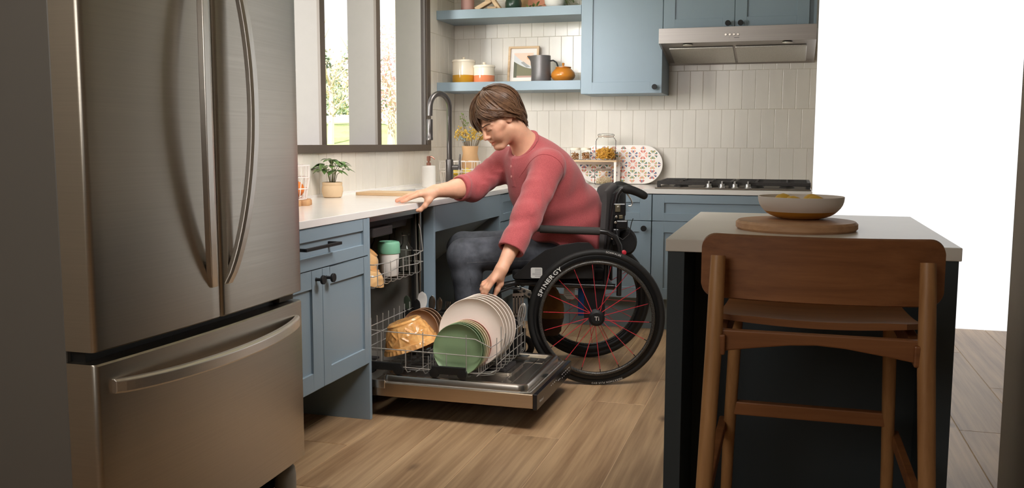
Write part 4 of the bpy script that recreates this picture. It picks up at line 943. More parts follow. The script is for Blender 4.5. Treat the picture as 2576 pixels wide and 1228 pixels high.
# grey jug
JG = mat('graphite_stoneware', (112, 108, 108), 0.38, 0.35, noise=0.08, nscale=(30, 30, 30))
jx, jy, jz = 0.686, -0.205, 1.534
t = thing('jug', (jx, jy, jz), 'dark grey pouring jug in front of the framed print', 'jug')
rings = []; n = 40
def jr(z): return 0.0665 - 0.004 * math.sin(z / 0.172 * 1.6)
for (z, s_, sp) in ((0, 0.97, 0), (0.003, 1.0, 0), (0.05, 1, 0), (0.10, 1, 0), (0.13, 1, 0.006), (0.15, 1, 0.018), (0.165, 1, 0.030), (0.172, 1.0, 0.034)):
    rings.append([Vector((jx + (jr(z) * s_ + sp * max(0, math.cos(2 * math.pi * k / n - math.pi)) ** 14) * math.cos(2 * math.pi * k / n), jy + jr(z) * s_ * math.sin(2 * math.pi * k / n), jz + z)) for k in range(n)])
for (z, s_, sp) in ((0.170, 0.94, 0.034), (0.15, 0.94, 0.016), (0.05, 0.94, 0.0), (0.01, 0.9, 0)):
    rings.append([Vector((jx + (jr(z) * s_ + sp * max(0, math.cos(2 * math.pi * k / n - math.pi)) ** 14) * math.cos(2 * math.pi * k / n), jy + jr(z) * s_ * math.sin(2 * math.pi * k / n), jz + z)) for k in range(n)])
put('body', B().loft(rings), JG, t)
put('handle', B().tube([(jx + 0.060, jy, jz + 0.138), (jx + 0.082, jy, jz + 0.140), (jx + 0.104, jy, jz + 0.126), (jx + 0.114, jy, jz + 0.10), (jx + 0.108, jy, jz + 0.065), (jx + 0.085, jy, jz + 0.04), (jx + 0.062, jy, jz + 0.034)], [(0.005, 0.010)] * 7, 10, flat=(0, 0, 1)), BLACK, t, label='black loop handle')
# amber sugar pot
sx_, sy_ = 0.838, -0.215
t = thing('sugar_pot', (sx_, sy_, 1.534), 'squat amber lidded pot beside the grey jug', 'pot')
AG = mat('amber_satin', (190, 118, 36), 0.28, coat=0.3, noise=0.06)
put('body', B().lathe([(0.044, 0), (0.056, 0.006), (0.076, 0.026), (0.080, 0.042), (0.074, 0.060), (0.056, 0.080), (0.046, 0.089), (0.043, 0.089), (0.043, 0.08)], (sx_, sy_, 1.534), 40), AG, t)
put('lid', B().lathe([(0.041, 0.088), (0.052, 0.090), (0.052, 0.094), (0.02, 0.099), (0.007, 0.100), (0.0065, 0.108), (0.0095, 0.116), (0.006, 0.121), (0, 0.122)], (sx_, sy_, 1.534), 36), AG, t)
# upper shelf
z = 2.003
solo('pink_vase', B().lathe([(0.042, 0), (0.044, 0.003), (0.044, 0.20), (0.030, 0.23), (0.030, 0.25), (0.026, 0.25), (0.026, 0.22)], (0.172, -0.20, z), 36), mat('blush_matte', (206, 158, 148), 0.6), (0.172, -0.20, z), 'blush pink cylinder vase at the corner end of the upper shelf', 'vase')
t = thing('wooden_knot', (0.32, -0.19, z), 'carved pale wooden chain knot on the upper shelf', 'ornament')
def slab(c, d, up, L_, w_, h_): 
    d = Vector(d).normalized(); up = Vector(up); s_ = d.cross(up).normalized(); up = s_.cross(d); return B().obox(c, d, s_, up, L_ / 2, w_ / 2, h_ / 2)
put('link', slab((0.285, -0.20, z + 0.045), (1, 0.1, 0.55), (0, 0, 1), 0.12, 0.05, 0.028), PALEW, t, bevel=0.004)
put('link', slab((0.372, -0.19, z + 0.048), (0.75, -0.1, -1), (0, 1, 0), 0.115, 0.026, 0.05), PALEW, t, bevel=0.004)
put('link', slab((0.325, -0.17, z + 0.075), (1, 0.2, 0.1), (0, 0, 1), 0.07, 0.045, 0.026), PALEW, t, bevel=0.004)
put('link', slab((0.350, -0.215, z + 0.017), (1, 0.2, 0.0), (0, 0, 1), 0.06, 0.04, 0.026), PALEW, t, bevel=0.004)
solo('leaning_board', B().prism(rrect(0.40, 0.26, 0.03), -0.008, 0.008, (0.605, -0.052, z + 0.132), (1, 0, 0), (0, math.sin(.15), math.cos(.15)), (0, -math.cos(.15), math.sin(.15))), wood('tan_board', (222, 186, 142), (196, 152, 106), 0, 40, 0.6, 0.02), (0.605, -0.06, z), 'tan wooden board leaning on the tiles behind the upper shelf things', 'board')
solo('green_vase', B().lathe([(0.030, 0), (0.045, 0.008), (0.054, 0.026), (0.055, 0.05), (0.046, 0.085), (0.022, 0.11), (0.018, 0.14), (0.014, 0.14)], (0.493, -0.20, z), 32), mat('deep_green_glaze', (44, 66, 54), 0.3, coat=0.3), (0.493, -0.20, z), 'dark green bottle vase in front of the leaning board', 'vase')
solo('terracotta_card', B().box(0.575, 0.665, -0.105, -0.098, z, z + 0.0).prism([(0.565, 0.0), (0.69, 0.0), (0.69, 0.10), (0.565, 0.10)], -0.004, 0.004, (0, -0.10, z + 0.001), (1, 0, 0), (0, 0.1, 0.995), (0, -0.995, 0.1)), mat('terracotta_print', (206, 140, 112), 0.8), (0.62, -0.10, z), 'terracotta coloured card leaning beside the green vase', 'card')
LEAF = mat('olive_leaf', (128, 146, 84), 0.5, noise=0.25, nscale=(30, 30, 30)); STEM = mat('woody_stem', (112, 92, 62), 0.7)
def leaf_mesh(b, p, d, up, L_, w_, droop=0.3, n=6):
    d = Vector(d).normalized(); up = Vector(up); s_ = d.cross(up).normalized(); up = s_.cross(d); rows = []
    for i in range(n + 1):
        u = i / n; ww = w_ * (math.sin(math.pi * min(1, u * 0.96 + 0.04)) ** 0.75) * (1 - 0.25 * u); c = Vector(p) + d * L_ * u - up * droop * L_ * u * u
        rows.append([c - s_ * ww + up * ww * 0.25, c, c + s_ * ww + up * ww * 0.25])
    b.loft(rows, closed_ring=False, caps=False)
t = thing('olive_sprig', (0.66, -0.24, z), 'olive green leafy sprig lying beside the white pot', 'sprig')
rr = random.Random(3)
put('stem', B().tube([(0.585, -0.26, z + 0.004), (0.64, -0.25, z + 0.012), (0.70, -0.24, z + 0.02)], 0.002, 6), STEM, t)
for k in range(11):
    u = k / 10; b = B(); leaf_mesh(b, (0.585 + 0.115 * u, -0.258 + 0.016 * u, z + 0.006 + 0.016 * u), (rr.uniform(-.6, .6), rr.uniform(-1, -.2) if k % 2 else rr.uniform(.2, 1), rr.uniform(.0, .7)), (0, 0, 1), rr.uniform(.03, .05), 0.009)
    put('leaf', b, LEAF, t)
t = thing('white_pot_plant', (0.778, -0.20, z), 'round white pot with grey-green leaves near the wall cabinet', 'plant')
put('pot', B().lathe([(0.030, 0), (0.052, 0.010), (0.068, 0.034), (0.072, 0.06), (0.064, 0.095), (0.058, 0.10), (0.055, 0.09)], (0.778, -0.20, z), 36), mat('white_matte_pot', (240, 234, 226), 0.45), t)
for k in range(22):
    b = B(); a = rr.uniform(-0.9, 0.9); leaf_mesh(b, (0.80 + rr.uniform(0, .12), -0.22 + rr.uniform(-.03, .03), z + 0.10 - 0.07 * rr.random()), (math.cos(a), math.sin(a) * .6 - .3, rr.uniform(-.9, .3)), (0, 0, 1), rr.uniform(.04, .06), 0.010); put('leaf', b, LEAF, t)
# ------------------------------------------------------------------ counter under the shelves
# oval patterned board leaning on the wall
t = thing('oval_platter', (1.24, -0.04, ZT), 'oblong white board with a colourful starburst tile pattern leaning on the backsplash', 'platter')
A = math.radians(9); up_ = Vector((0, math.sin(A), math.cos(A))); ax_ = Vector((1, 0, 0)); nn = ax_.cross(up_); o_ = Vector((1.195, -0.058, ZT + 0.130)); hw, hh = 0.283, 0.129
poly = []
for i in range(25): a = -math.pi / 2 + math.pi * i / 24; poly.append((hw - hh + hh * math.cos(a), hh * math.sin(a)))
for i in range(25): a = math.pi / 2 + math.pi * i / 24; poly.append((-hw + hh + hh * math.cos(a), hh * math.sin(a)))
put('board', B().prism(poly, -0.006, 0.006, o_, ax_, up_, nn), mat('white_platter', (240, 232, 224), 0.35), t, bevel=0.002)
cols = {n_: mat(n_ + '_print', c, 0.4) for n_, c in dict(navy=(66, 84, 118), red=(206, 104, 92), coral=(234, 158, 128), olive=(176, 160, 96), green=(64, 112, 88), ochre=(214, 166, 92), pink=(238, 184, 172), brown=(150, 92, 76)).items()}
dk = {k: B() for k in cols}
def inside(p): 
    x = max(0, abs(p[0]) - (hw - hh)); return math.hypot(x, p[1]) < hh - 0.004
cell = 0.0655
pairs = [('navy', 'coral'), ('olive', 'coral'), ('green', 'brown'), ('coral', 'red'), ('navy', 'red'), ('ochre', 'coral'), ('green', 'olive'), ('olive', 'red')]
for i in range(-5, 6):
    for j in range(-2, 3):
        cx, cz = i * cell + 0.02, j * cell
        pr = pairs[(i * 3 + j * 5) % 8]
        for q in range(4):
            a = q * math.pi / 2; nm = pr[q % 2]
            for s_ in (-1, 0, 1):
                a1 = a + s_ * 0.42; r0, r1 = 0.0070 + (0.003 if s_ else 0), 0.0310 if s_ else 0.0265
                wv = 0.0066 if s_ else 0.0056
                d_ = (math.cos(a1), math.sin(a1)); e_ = (-d_[1], d_[0])
                tri = [(cx + d_[0] * r0, cz + d_[1] * r0), (cx + d_[0] * r1 + e_[0] * wv, cz + d_[1] * r1 + e_[1] * wv), (cx + d_[0] * r1 - e_[0] * wv, cz + d_[1] * r1 - e_[1] * wv)]
                if all(inside(p) for p in tri):
                    dk[nm if s_ else pr[(q + 1) % 2] if q % 2 else 'pink'].add([o_ + ax_ * p[0] + up_ * p[1] + nn * 0.0066 for p in tri], [(0, 1, 2)])
for n_, b in dk.items():
    if b.f: me = b.mesh('starburst_print', (1.24, -0.04, ZT), clean=False); put('starburst_print', me, cols[n_], t)['kind'] = 'stuff'
# white riser with jars
t = thing('counter_riser', (1.05, -0.17, ZT), 'small white shelf riser with jars on and under it', 'shelf')
RW = mat('white_lacquer', (244, 234, 226), 0.4)
put('top', B().box(0.86, 1.205, -0.245, -0.085, ZT + 0.150, ZT + 0.160), PALEW, t, bevel=0.002)
for xx in (0.862, 1.187):
    for yy in (-0.243, -0.10): put('leg', B().box(xx, xx + 0.016, yy, yy + 0.013, ZT, ZT + 0.150), RW, t, bevel=0.002)
put('back_bar', B().box(0.878, 1.187, -0.097, -0.090, ZT + 0.130, ZT + 0.150), RW, t)
def clip_jar(x, y, z, r, h, fill, fm, label, lidm):
    t = thing('clip_jar', (x, y, z), label, 'jar', 'glass jars by the cooktop')
    p = [(r * 0.9, 0.0), (r, 0.008), (r, h * 0.70), (r * 0.95, h * 0.78), (r * 0.76, h * 0.845), (r * 0.76, h * 0.88)]
    put('glass', B().lathe(p, (x, y, z), 32, capb=False, capt=False).lathe([(0, 0.002), (r * .9, 0.0015)], (x, y, z), 32), GLASS, t)
    put('lid', B().lathe([(r * 0.79, h * 0.895), (r * 0.82, h * 0.905), (r * 0.82, h * 0.955), (r * 0.70, h * 0.985), (0, h)], (x, y, z), 32), GLASS if lidm is None else lidm, t)
    put('seal', B().lathe([(r * 0.78, h * 0.878), (r * 0.80, h * 0.885), (r * 0.78, h * 0.893)], (x, y, z), 32), mat('orange_rubber_seal' + str(random.random())[2:5], (206, 160, 120), 0.6), t)
    b = B().tube(arc((x, y, z + h * 0.85), r * 0.79, 0, 2 * math.pi, 28, (1, 0, 0), (0, 1, 0))[:-1], 0.0013, 6, closed=True)
    b.tube(arc((x, y, z + h * 0.93), r * 0.84, 0, 2 * math.pi, 28, (1, 0, 0), (0, 1, 0))[:-1], 0.0013, 6, closed=True)
    b.tube([(x + r * .82, y - 0.008, z + h * .93), (x + r * 1.0, y - 0.010, z + h * 0.90), (x + r * .86, y - 0.008, z + h * .83), (x + r * 1.02, y - 0.01, z + h * .74), (x + r * 1.12, y - 0.01, z + h * .70)], 0.0016, 6)
    put('clip_wire', b, CHROME, t)
    return t
def filling(x, y, z, r, h, n, kind, m, label, group=None, seed=1):
    rr = random.Random(seed); b = B()
    for k in range(n):
        a = rr.uniform(0, 6.28); R_ = r * math.sqrt(rr.random()); c = Vector((x + R_ * math.cos(a), y + R_ * math.sin(a), z + h * rr.random() * (1 - 0.25 * (R_ / r) ** 2)))
        if kind == 'pasta':
            d = Vector((rr.gauss(0, 1), rr.gauss(0, 1), rr.gauss(0, .6))).normalized(); s_ = d.orthogonal().normalized(); pts = [c + d * (0.012 * (u - 1.5)) + s_ * 0.004 * math.sin(u * 2.2 + k) for u in range(4)]
            b.tube(pts, 0.0022, 5)
        else: b.ball(c, rr.uniform(0.0025, 0.004), 5, 4)
    me = b.mesh(label.split()[0], (x, y, z), clean=False)
    return me
# big jar of pasta on the riser
PASTA = mat('dry_pasta', (232, 176, 76), 0.6, noise=0.2, nscale=(60, 60, 60)); OATS = mat('rolled_oats', (226, 204, 170), 0.8, noise=0.15, nscale=(90, 90, 90)); NUTS = mat('mixed_nuts', (184, 132, 84), 0.7, noise=0.4, nscale=(70, 70, 70))
jz_ = ZT + 0.160
clip_jar(1.120, -0.175, jz_, 0.066, 0.175, 0.08, PASTA, 'big clip-top jar of yellow pasta on the white riser', None)
o = put('pasta', filling(1.120, -0.175, jz_ + 0.010, 0.056, 0.072, 260, 'pasta', PASTA, 'pasta'), PASTA, None); o.location = (1.120, -0.175, jz_ + 0.010); tag(o, 'yellow pasta filling the big jar on the riser', 'pasta', kind='stuff')
clip_jar(1.110, -0.180, ZT, 0.062, 0.108, 0.05, OATS, 'low clip-top jar of oats under the white riser', None)
o = put('oats', filling(1.110, -0.180, ZT + 0.008, 0.052, 0.042, 420, 'oats', OATS, 'oats', seed=4), OATS, None); o.location = (1.110, -0.180, ZT + 0.008); tag(o, 'pale oats in the low jar under the riser', 'oats', kind='stuff')
for k, (xx, lb) in enumerate(((0.987, 'small glass jar of nuts with a white lid next to the pasta jar'), (0.915, 'small glass spice jar mostly hidden behind the person'))):
    t = thing('spice_jar', (xx, -0.175, jz_), lb, 'jar', 'glass jars by the cooktop')
    r = 0.033; p = [(r * .9, 0), (r, 0.005), (r, 0.066)]
    put('glass', B().lathe(p, (xx, -0.175, jz_), 24, capb=False, capt=False).lathe([(0, 0.001), (r * .9, 0.001)], (xx, -0.175, jz_), 24), GLASS, t)
    put('lid', B().lathe([(r * 1.02, 0.066), (r * 1.04, 0.070), (r * 1.04, 0.078), (r * .95, 0.081), (0, 0.081)], (xx, -0.175, jz_), 24), CRM, t)
    o = put('nuts', filling(xx, -0.175, jz_ + 0.006, 0.026, 0.048, 150, 'nuts', NUTS, 'nuts', seed=8 + k), NUTS, None); o.location = (xx, -0.175, jz_ + 0.006); tag(o, 'brown nuts inside the ' + ('white-lidded small jar' if k == 0 else 'hidden spice jar'), 'nuts', kind='stuff')
# flower vase, wire basket with lemons, soap
t = thing('flower_vase', (0.222, -0.30, ZT), 'tan stoneware vase of dried yellow flowers behind the faucet', 'vase')
put('vase', B().lathe([(0.060, 0), (0.064, 0.004), (0.066, 0.07), (0.060, 0.15), (0.049, 0.20), (0.056, 0.250), (0.052, 0.250), (0.045, 0.20)], (0.222, -0.30, ZT), 36), mat('tan_stoneware', (214, 170, 124), 0.6, noise=0.06), t)
rr = random.Random(11); YF_ = mat('yellow_dried_flower', (224, 184, 84), 0.8, noise=0.2, nscale=(60, 60, 60)); BF_ = mat('dusty_blue_flower', (150, 168, 172), 0.8)
sb = B(); heads = []
for k in range(26):
    a = rr.uniform(0, 6.28); l = rr.uniform(0.06, 0.125); h = rr.uniform(0.05, 0.12) if k > 3 else rr.uniform(0.16, 0.22)
    if k <= 3: l = 0.06; a = math.pi + rr.uniform(-.5, .5)
    p0 = Vector((0.222 + 0.02 * math.cos(a), -0.30 + 0.02 * math.sin(a), ZT + 0.20)); p1 = Vector((0.222 + l * 0.6 * math.cos(a), -0.30 + l * .6 * math.sin(a), ZT + 0.25 + h * .55)); p2 = Vector((0.222 + l * math.cos(a), -0.30 + l * math.sin(a), ZT + 0.25 + h))
    sb.tube([p0, p1, p2], 0.0013, 5); heads.append((p2, k)); heads.append(((p1 + p2) / 2 + Vector((0.01, 0, 0.004)), k))
put('stems', sb, STEM, t)
for p, k in heads:
    b = B()
    for q in range(10 if k > 3 else 3): b.ball(p + Vector((rr.gauss(0, .009), rr.gauss(0, .009), rr.gauss(0, .007))), rr.uniform(.003, .006), 6, 4)
    put('flower_head', b, BF_ if k % 7 == 5 else (LEAF if k <= 3 else YF_), t)
def wire_basket(name, c, rx, ry, h, r, label, nv, hoops, taper=0.86):
    t = thing(name, c, label, 'basket'); b = B(); x, y, z = c
    def ring(zz, s_): return [Vector((x + rx * s_ * p[0], y + ry * s_ * p[1], z + zz)) for p in [(math.cos(2 * math.pi * i / 40), math.sin(2 * math.pi * i / 40)) for i in range(40)]]
    def sc_(u): return taper + (1 - taper) * min(1, u * 1.6)
    for u in hoops: b.tube(ring(h * u, sc_(u)), r * (1.3 if u == 1 else 1), 6, closed=True)
    for k in range(nv):
        a = 2 * math.pi * k / nv; d = (math.cos(a), math.sin(a)); pts = [(x + rx * sc_(u) * d[0], y + ry * sc_(u) * d[1], z + h * u) for u in (1, 0.6, 0.25, 0.05)] + [(x + rx * .7 * d[0], y + ry * .7 * d[1], z + r), (x, y, z + r)]
        b.tube(pts, r, 6)
    put('wire', b, WIREW, t); return t
wire_basket('wire_basket', (0.205, -0.455, ZT), 0.140, 0.10, 0.150, 0.0023, 'oval white wire basket of lemons standing behind the faucet', 18, (0.02, 0.55, 0.66, 1.0), 0.9)
LEM2 = mat('bright_lemon_peel', (238, 208, 92), 0.5, noise=0.1, nscale=(60, 60, 60), bump=0.2)
for k, (dx, dy, dz) in enumerate(((-0.06, 0.0, 0.034), (0.0, -0.03, 0.034), (0.06, 0.01, 0.034), (0.0, 0.045, 0.034), (-0.03, 0.0, 0.082), (0.045, 0.005, 0.082))):
    lemon((0.205 + dx, -0.455 + dy, ZT + dz), 0.027, ['lemon at the window end of the wire basket', 'lemon at the front of the wire basket behind the faucet', 'lemon at the vase end of the wire basket', 'lemon at the back of the wire basket', 'upper lemon nearer the window in the wire basket', 'upper lemon nearer the sleeve in the wire basket'][k], 'lemons in the wire basket', (0, 0.3, k * 1.1), LEM2)
t = thing('soap_dispenser', (0.164, -0.90, ZT), 'white ribbed soap dispenser with a copper pump beside the sink', 'soap dispenser')
b = B(); pr = [(0.040, 0.0), (0.042, 0.003)] + [(0.0425 + (0.0006 if i % 2 else 0), 0.006 + 0.0045 * i) for i in range(27)] + [(0.041, 0.131), (0.016, 0.134)]
put('bottle', B().lathe(pr, (0.164, -0.90, ZT), 36), WHITE, t)
COP = mat('brushed_copper', (190, 140, 124), 0.3, 0.9)
put('pump', B().lathe([(0.014, 0.134), (0.014, 0.150), (0.006, 0.152), (0.006, 0.160), (0.012, 0.162), (0.012, 0.188), (0.009, 0.191)], (0.164, -0.90, ZT), 20).tube([(0.164, -0.90, ZT + 0.182), (0.182, -0.895, ZT + 0.186), (0.200, -0.89, ZT + 0.172)], [0.0055, 0.005, 0.004], 10), COP, t, label='copper coloured pump')
# pale board over the sink end
solo('sink_board', B().prism(rrect(0.40, 0.20, 0.02), 0.0, 0.016, (0.318, -1.72, ZT)), PALEW, (0.318, -1.72, ZT), 'pale wooden cutting board laid across the sink end', 'board', None, 0.002)
# potted plant
t = thing('potted_plant', (0.097, -2.02, ZT), 'bushy green plant in a sand coloured pot under the window', 'plant')
put('pot', B().lathe([(0.040, 0), (0.046, 0.004), (0.0525, 0.030), (0.0515, 0.050), (0.0475, 0.060), (0.049, 0.0625), (0.050, 0.072), (0.0485, 0.076), (0.044, 0.076), (0.044, 0.066)], (0.097, -2.02, ZT), 36), mat('sand_clay', (226, 196, 158), 0.75, noise=0.05, nscale=(20, 20, 20)), t)
put('soil', B().lathe([(0.0, 0.068), (0.0445, 0.067)], (0.097, -2.02, ZT), 24), mat('dark_soil', (60, 46, 36), 0.95), t)
rr = random.Random(5); PLF = mat('plant_leaf', (72, 104, 48), 0.35, noise=0.3, nscale=(40, 40, 40), rgb2=(120, 150, 84))
cols_ = [(-0.08, 0.02, .10), (-0.05, -0.05, .125), (-0.02, 0.03, .15), (0.02, -0.02, .145), (0.05, 0.03, .135), (0.08, -0.01, .115), (0.03, -0.06, .11), (-0.03, -0.07, .09), (0.075, 0.05, .09), (-0.075, -0.03, .115), (0.0, 0.06, .12), (0.055, -0.05, .085), (-0.06, 0.05, .085)]
sb = B()
for k, (dx, dy, dz) in enumerate(cols_):
    base_ = Vector((0.097 + dx * .12, -2.02 + dy * .12, ZT + 0.066)); tip = Vector((0.097 + dx * 0.62, -2.02 + dy * .62, ZT + 0.066 + dz * 0.80)); mid = (base_ + tip) / 2 + Vector((-dx * .1, -dy * .1, 0.012))
    sb.tube([base_, mid, tip], [0.0022, 0.0018, 0.0014], 6)
    for q in range(3):
        b = B(); a = math.atan2(dy, dx) + (q - 1) * 0.95 + rr.uniform(-.2, .2); leaf_mesh(b, tip, (math.cos(a), math.sin(a), rr.uniform(-0.05, 0.35)), (0, 0, 1), rr.uniform(.050, .072), rr.uniform(.014, .020), 0.45); put('leaf', b, PLF, t)
put('stems', sb, mat('green_stem', (110, 112, 62), 0.6), t)
# fruit basket on log slices beside the fridge
bx, by = 0.165, -2.60
t = thing('log_trivet', (bx, by, ZT), 'trivet of small bark-edged log slices under the fruit basket', 'trivet')
for (dx, dy) in ((0, 0), (0.055, 0.0), (-0.055, 0.0), (0.028, 0.048), (-0.028, 0.048), (0.028, -0.048), (-0.028, -0.048), (0.083, 0.046), (0.083, -0.046), (0.10, 0.0), (-0.083, -0.046), (-0.083, 0.046), (0.0, 0.092), (0.055, 0.09)):
    put('slice', B().lathe([(0.024, 0), (0.026, 0.003), (0.026, 0.021), (0.024, 0.024), (0.0, 0.0242)], (bx + dx, by + dy, ZT), 16), BARK, t)
t = wire_basket('fruit_basket', (bx, by, ZT + 0.0245), 0.112, 0.112, 0.148, 0.0024, 'round white wire fruit basket on the log trivet beside the fridge', 22, (0.02, 0.33, 0.66, 1.0), 0.86)
ORG = mat('orange_peel', (232, 128, 40), 0.45, noise=0.12, nscale=(120, 120, 120), bump=0.3); AVO = mat('avocado_skin', (62, 70, 40), 0.5, noise=0.3, nscale=(80, 80, 80), bump=0.5)
def fruit(nm, cat, c, r, m, label, sc=(1, 1, 1), rot=(0, 0, 0)):
    b = B().ball((0, 0, 0), r, 20, 14, sc); me = b.mesh(nm); me.materials.append(m); o = bpy.data.objects.new(nm, me); COL.objects.link(o); o.location = c; o.rotation_euler = rot; tag(o, label, cat, 'fruit in the basket beside the fridge')
zb = ZT + 0.0245 + 0.006
fruit('orange', 'orange', (bx + 0.048, by - 0.02, zb + 0.037), 0.037, ORG, 'orange at the front of the fruit basket beside the fridge')
fruit('orange', 'orange', (bx + 0.03, by + 0.055, zb + 0.037), 0.036, ORG, 'orange at the window-plant end of the fruit basket')
fruit('orange', 'orange', (bx - 0.045, by + 0.03, zb + 0.036), 0.036, ORG, 'orange at the back of the fruit basket under the window')
fruit('orange', 'orange', (bx - 0.03, by - 0.05, zb + 0.036), 0.036, ORG, 'orange hidden by the fridge edge in the fruit basket')
fruit('avocado', 'avocado', (bx + 0.02, by + 0.012, zb + 0.082), 0.028, AVO, 'dark green avocado lying on the oranges', (1, 1, 1.45), (0.9, 0.5, 0.3))
# ------------------------------------------------------------------ wheelchair, built in its own frame: x forward, y to the camera side, z up
CH = (1.345, -1.69, 0.0); CR = math.radians(195.5)
wc = thing('wheelchair', CH, 'black manual wheelchair with red spokes facing the open dishwasher', 'wheelchair', rot=(0, 0, CR), local=True)
RUB = mat('black_rubber', (30, 29, 28), 0.62, noise=0.15, nscale=(40, 40, 40)); RIMM = mat('black_rim', (24, 24, 25), 0.3); PUSH = mat('speckled_black_pushrim', (34, 33, 33), 0.3, 0.5, noise=0.6, nscale=(260, 260, 260), rgb2=(112, 109, 104))
RED = mat('red_spoke', (206, 52, 66), 0.4); FRM = mat('black_tube_frame', (30, 29, 30), 0.32, coat=0.3); NYL = mat('black_nylon', (28, 27, 28), 0.8, bump=0.2, bscale=(300, 300, 300)); GRYF = mat('charcoal_upholstery', (74, 70, 70), 0.75, bump=0.2, bscale=(300, 300, 300))
PRT = mat('white_print', (222, 220, 214), 0.6); FOAM = mat('grey_foam_pad', (62, 60, 58), 0.8); BLU = mat('blue_strap', (34, 104, 196), 0.45); SIL = mat('silver_bracket', (196, 190, 180), 0.3, 0.9); LBL = mat('white_label', (230, 228, 222), 0.7)
def ring_prof(c, prof, n=72):   # prof: list of (radius, offset along y)
    b = B(); m = len(prof); vs = []; fs = []
    for k in range(n):
        a = 2 * math.pi * k / n
        for (r, o) in prof: vs.append((c[0] + r * math.cos(a), c[1] + o, c[2] + r * math.sin(a)))
    for k in range(n):
        l = (k + 1) % n
        for i in range(m): j = (i + 1) % m; fs.append((k * m + i, k * m + j, l * m + j, l * m + i))
    return b.add(vs, fs, True)
def wheel(c, s):
    w_ = put('wheel', ring_prof(c, [(0.3235 - 0.0165 + 0.0165 * math.cos(2 * math.pi * i / 14), 0.0165 * math.sin(2 * math.pi * i / 14)) for i in range(14)]), RUB, wc, label='black rubber tyre')
    put('rim', ring_prof(c, [(0.296, -0.011), (0.296, 0.011), (0.290, 0.0135), (0.272, 0.010), (0.264, 0.004), (0.264, -0.004), (0.272, -0.010), (0.288, -0.0125)]), RIMM, w_)
    put('push_rim', ring_prof(c, [(0.264 + 0.0085 * math.cos(2 * math.pi * i / 10), s * 0.034 + 0.0085 * math.sin(2 * math.pi * i / 10)) for i in range(10)]), PUSH, w_)
    tb = B()
    for k in range(6):
        a = math.pi * k / 3 + 0.3; tb.tube([(c[0] + 0.272 * math.cos(a), c[1] + s * 0.008, c[2] + 0.272 * math.sin(a)), (c[0] + 0.268 * math.cos(a), c[1] + s * 0.030, c[2] + 0.268 * math.sin(a))], 0.004, 6)
    put('push_rim_tabs', tb, RIMM, w_)
    put('hub', B().lathe([(0.012, -0.045), (0.03, -0.043), (0.032, -0.038), (0.016, -0.03), (0.016, 0.012), (0.036, 0.018), (0.038, 0.026), (0.030, 0.030), (0.026, 0.034), (0.0, 0.0345)], c, 28, (0, s, 0)), BLACK, w_)
    for k in range(18):
        a = 2 * math.pi * (k + 0.25) / 18; off = 0.020 if k % 2 else -0.034; a0 = a + (0.28 if k % 4 < 2 else -0.28)
        p0 = Vector((c[0] + 0.031 * math.cos(a0), c[1] + s * off, c[2] + 0.031 * math.sin(a0))); p1 = Vector((c[0] + 0.266 * math.cos(a), c[1], c[2] + 0.266 * math.sin(a)))
        q = p0.lerp(p1, 0.93)
        sp = put('spoke', B().tube([p0, q], 0.0016, 6), RED, w_); put('nipple', B().tube([q, p1], 0.0022, 6), BLACK, sp) if s > 0 else None
    return w_
wN = wheel((-0.007, 0.285, 0.3235), 1); wF = wheel((-0.007, -0.275, 0.3235), -1)
def arc_text(txt, c, R, a_mid, size, y, parent, name, gap=1.05, squash=1.0, bold=0.0):
    """letters set round the rim, readable from the camera side; angles run clockwise as seen there"""
    ws = []
    for ch in txt:
        b, wd = text_b(ch, size, (0, 0, 0), (1, 0, 0), (0, 1, 0), bold=bold); ws.append((b, max(wd, size * 0.3) * squash))
    tot = sum(w for _, w in ws) * gap + (len(txt) - 1) * size * 0.08; a = a_mid + tot / 2 / R
    for (b, wd) in ws:
        am = a - wd * gap / 2 / R
        # seen from +y the forward axis x points to the picture's left, so picture-right is -x
        rad = Vector((-math.cos(am), 0, math.sin(am))); tan = Vector((-math.sin(am), 0, -math.cos(am))) * 1.0
        tx = Vector((-rad.z, 0, rad.x)) ; tx = Vector((-math.sin(am), 0, -math.cos(am)))
        o = Vector(c) + rad * R + Vector((0, y, 0)) - tx * wd / 2
        bb = B(); bb.add([tuple(o + tx * v[0] * squash + rad * v[1]) for v in b.v], b.f); put(name, bb, PRT, parent)
        a -= wd * gap / R + size * 0.08 / R
cN = (-0.007, 0.285, 0.3235)
arc_text('SPINERGY', cN, 0.2765, math.radians(142.5), 0.0275, 0.0150, wN, 'letter', 1.0, 1.22, 0.022)
arc_text('SCHWALBE', cN, 0.3085, math.radians(76), 0.0125, 0.0172, wN, 'letter', 1.05)
arc_text('MARATHON PLUS EVO', cN, 0.3085, math.radians(-80), 0.0125, 0.0172, wN, 'letter', 1.05)
b, wd = text_b('Ti', 0.028, (0, 0, 0), (1, 0, 0), (0, 1, 0)); bb = B(); bb.add([(-0.007 - (v[0] - wd / 2) , 0.285 + 0.0352, 0.3235 + v[1] - 0.010) for v in b.v], b.f); put('logo', bb, PRT, wN)
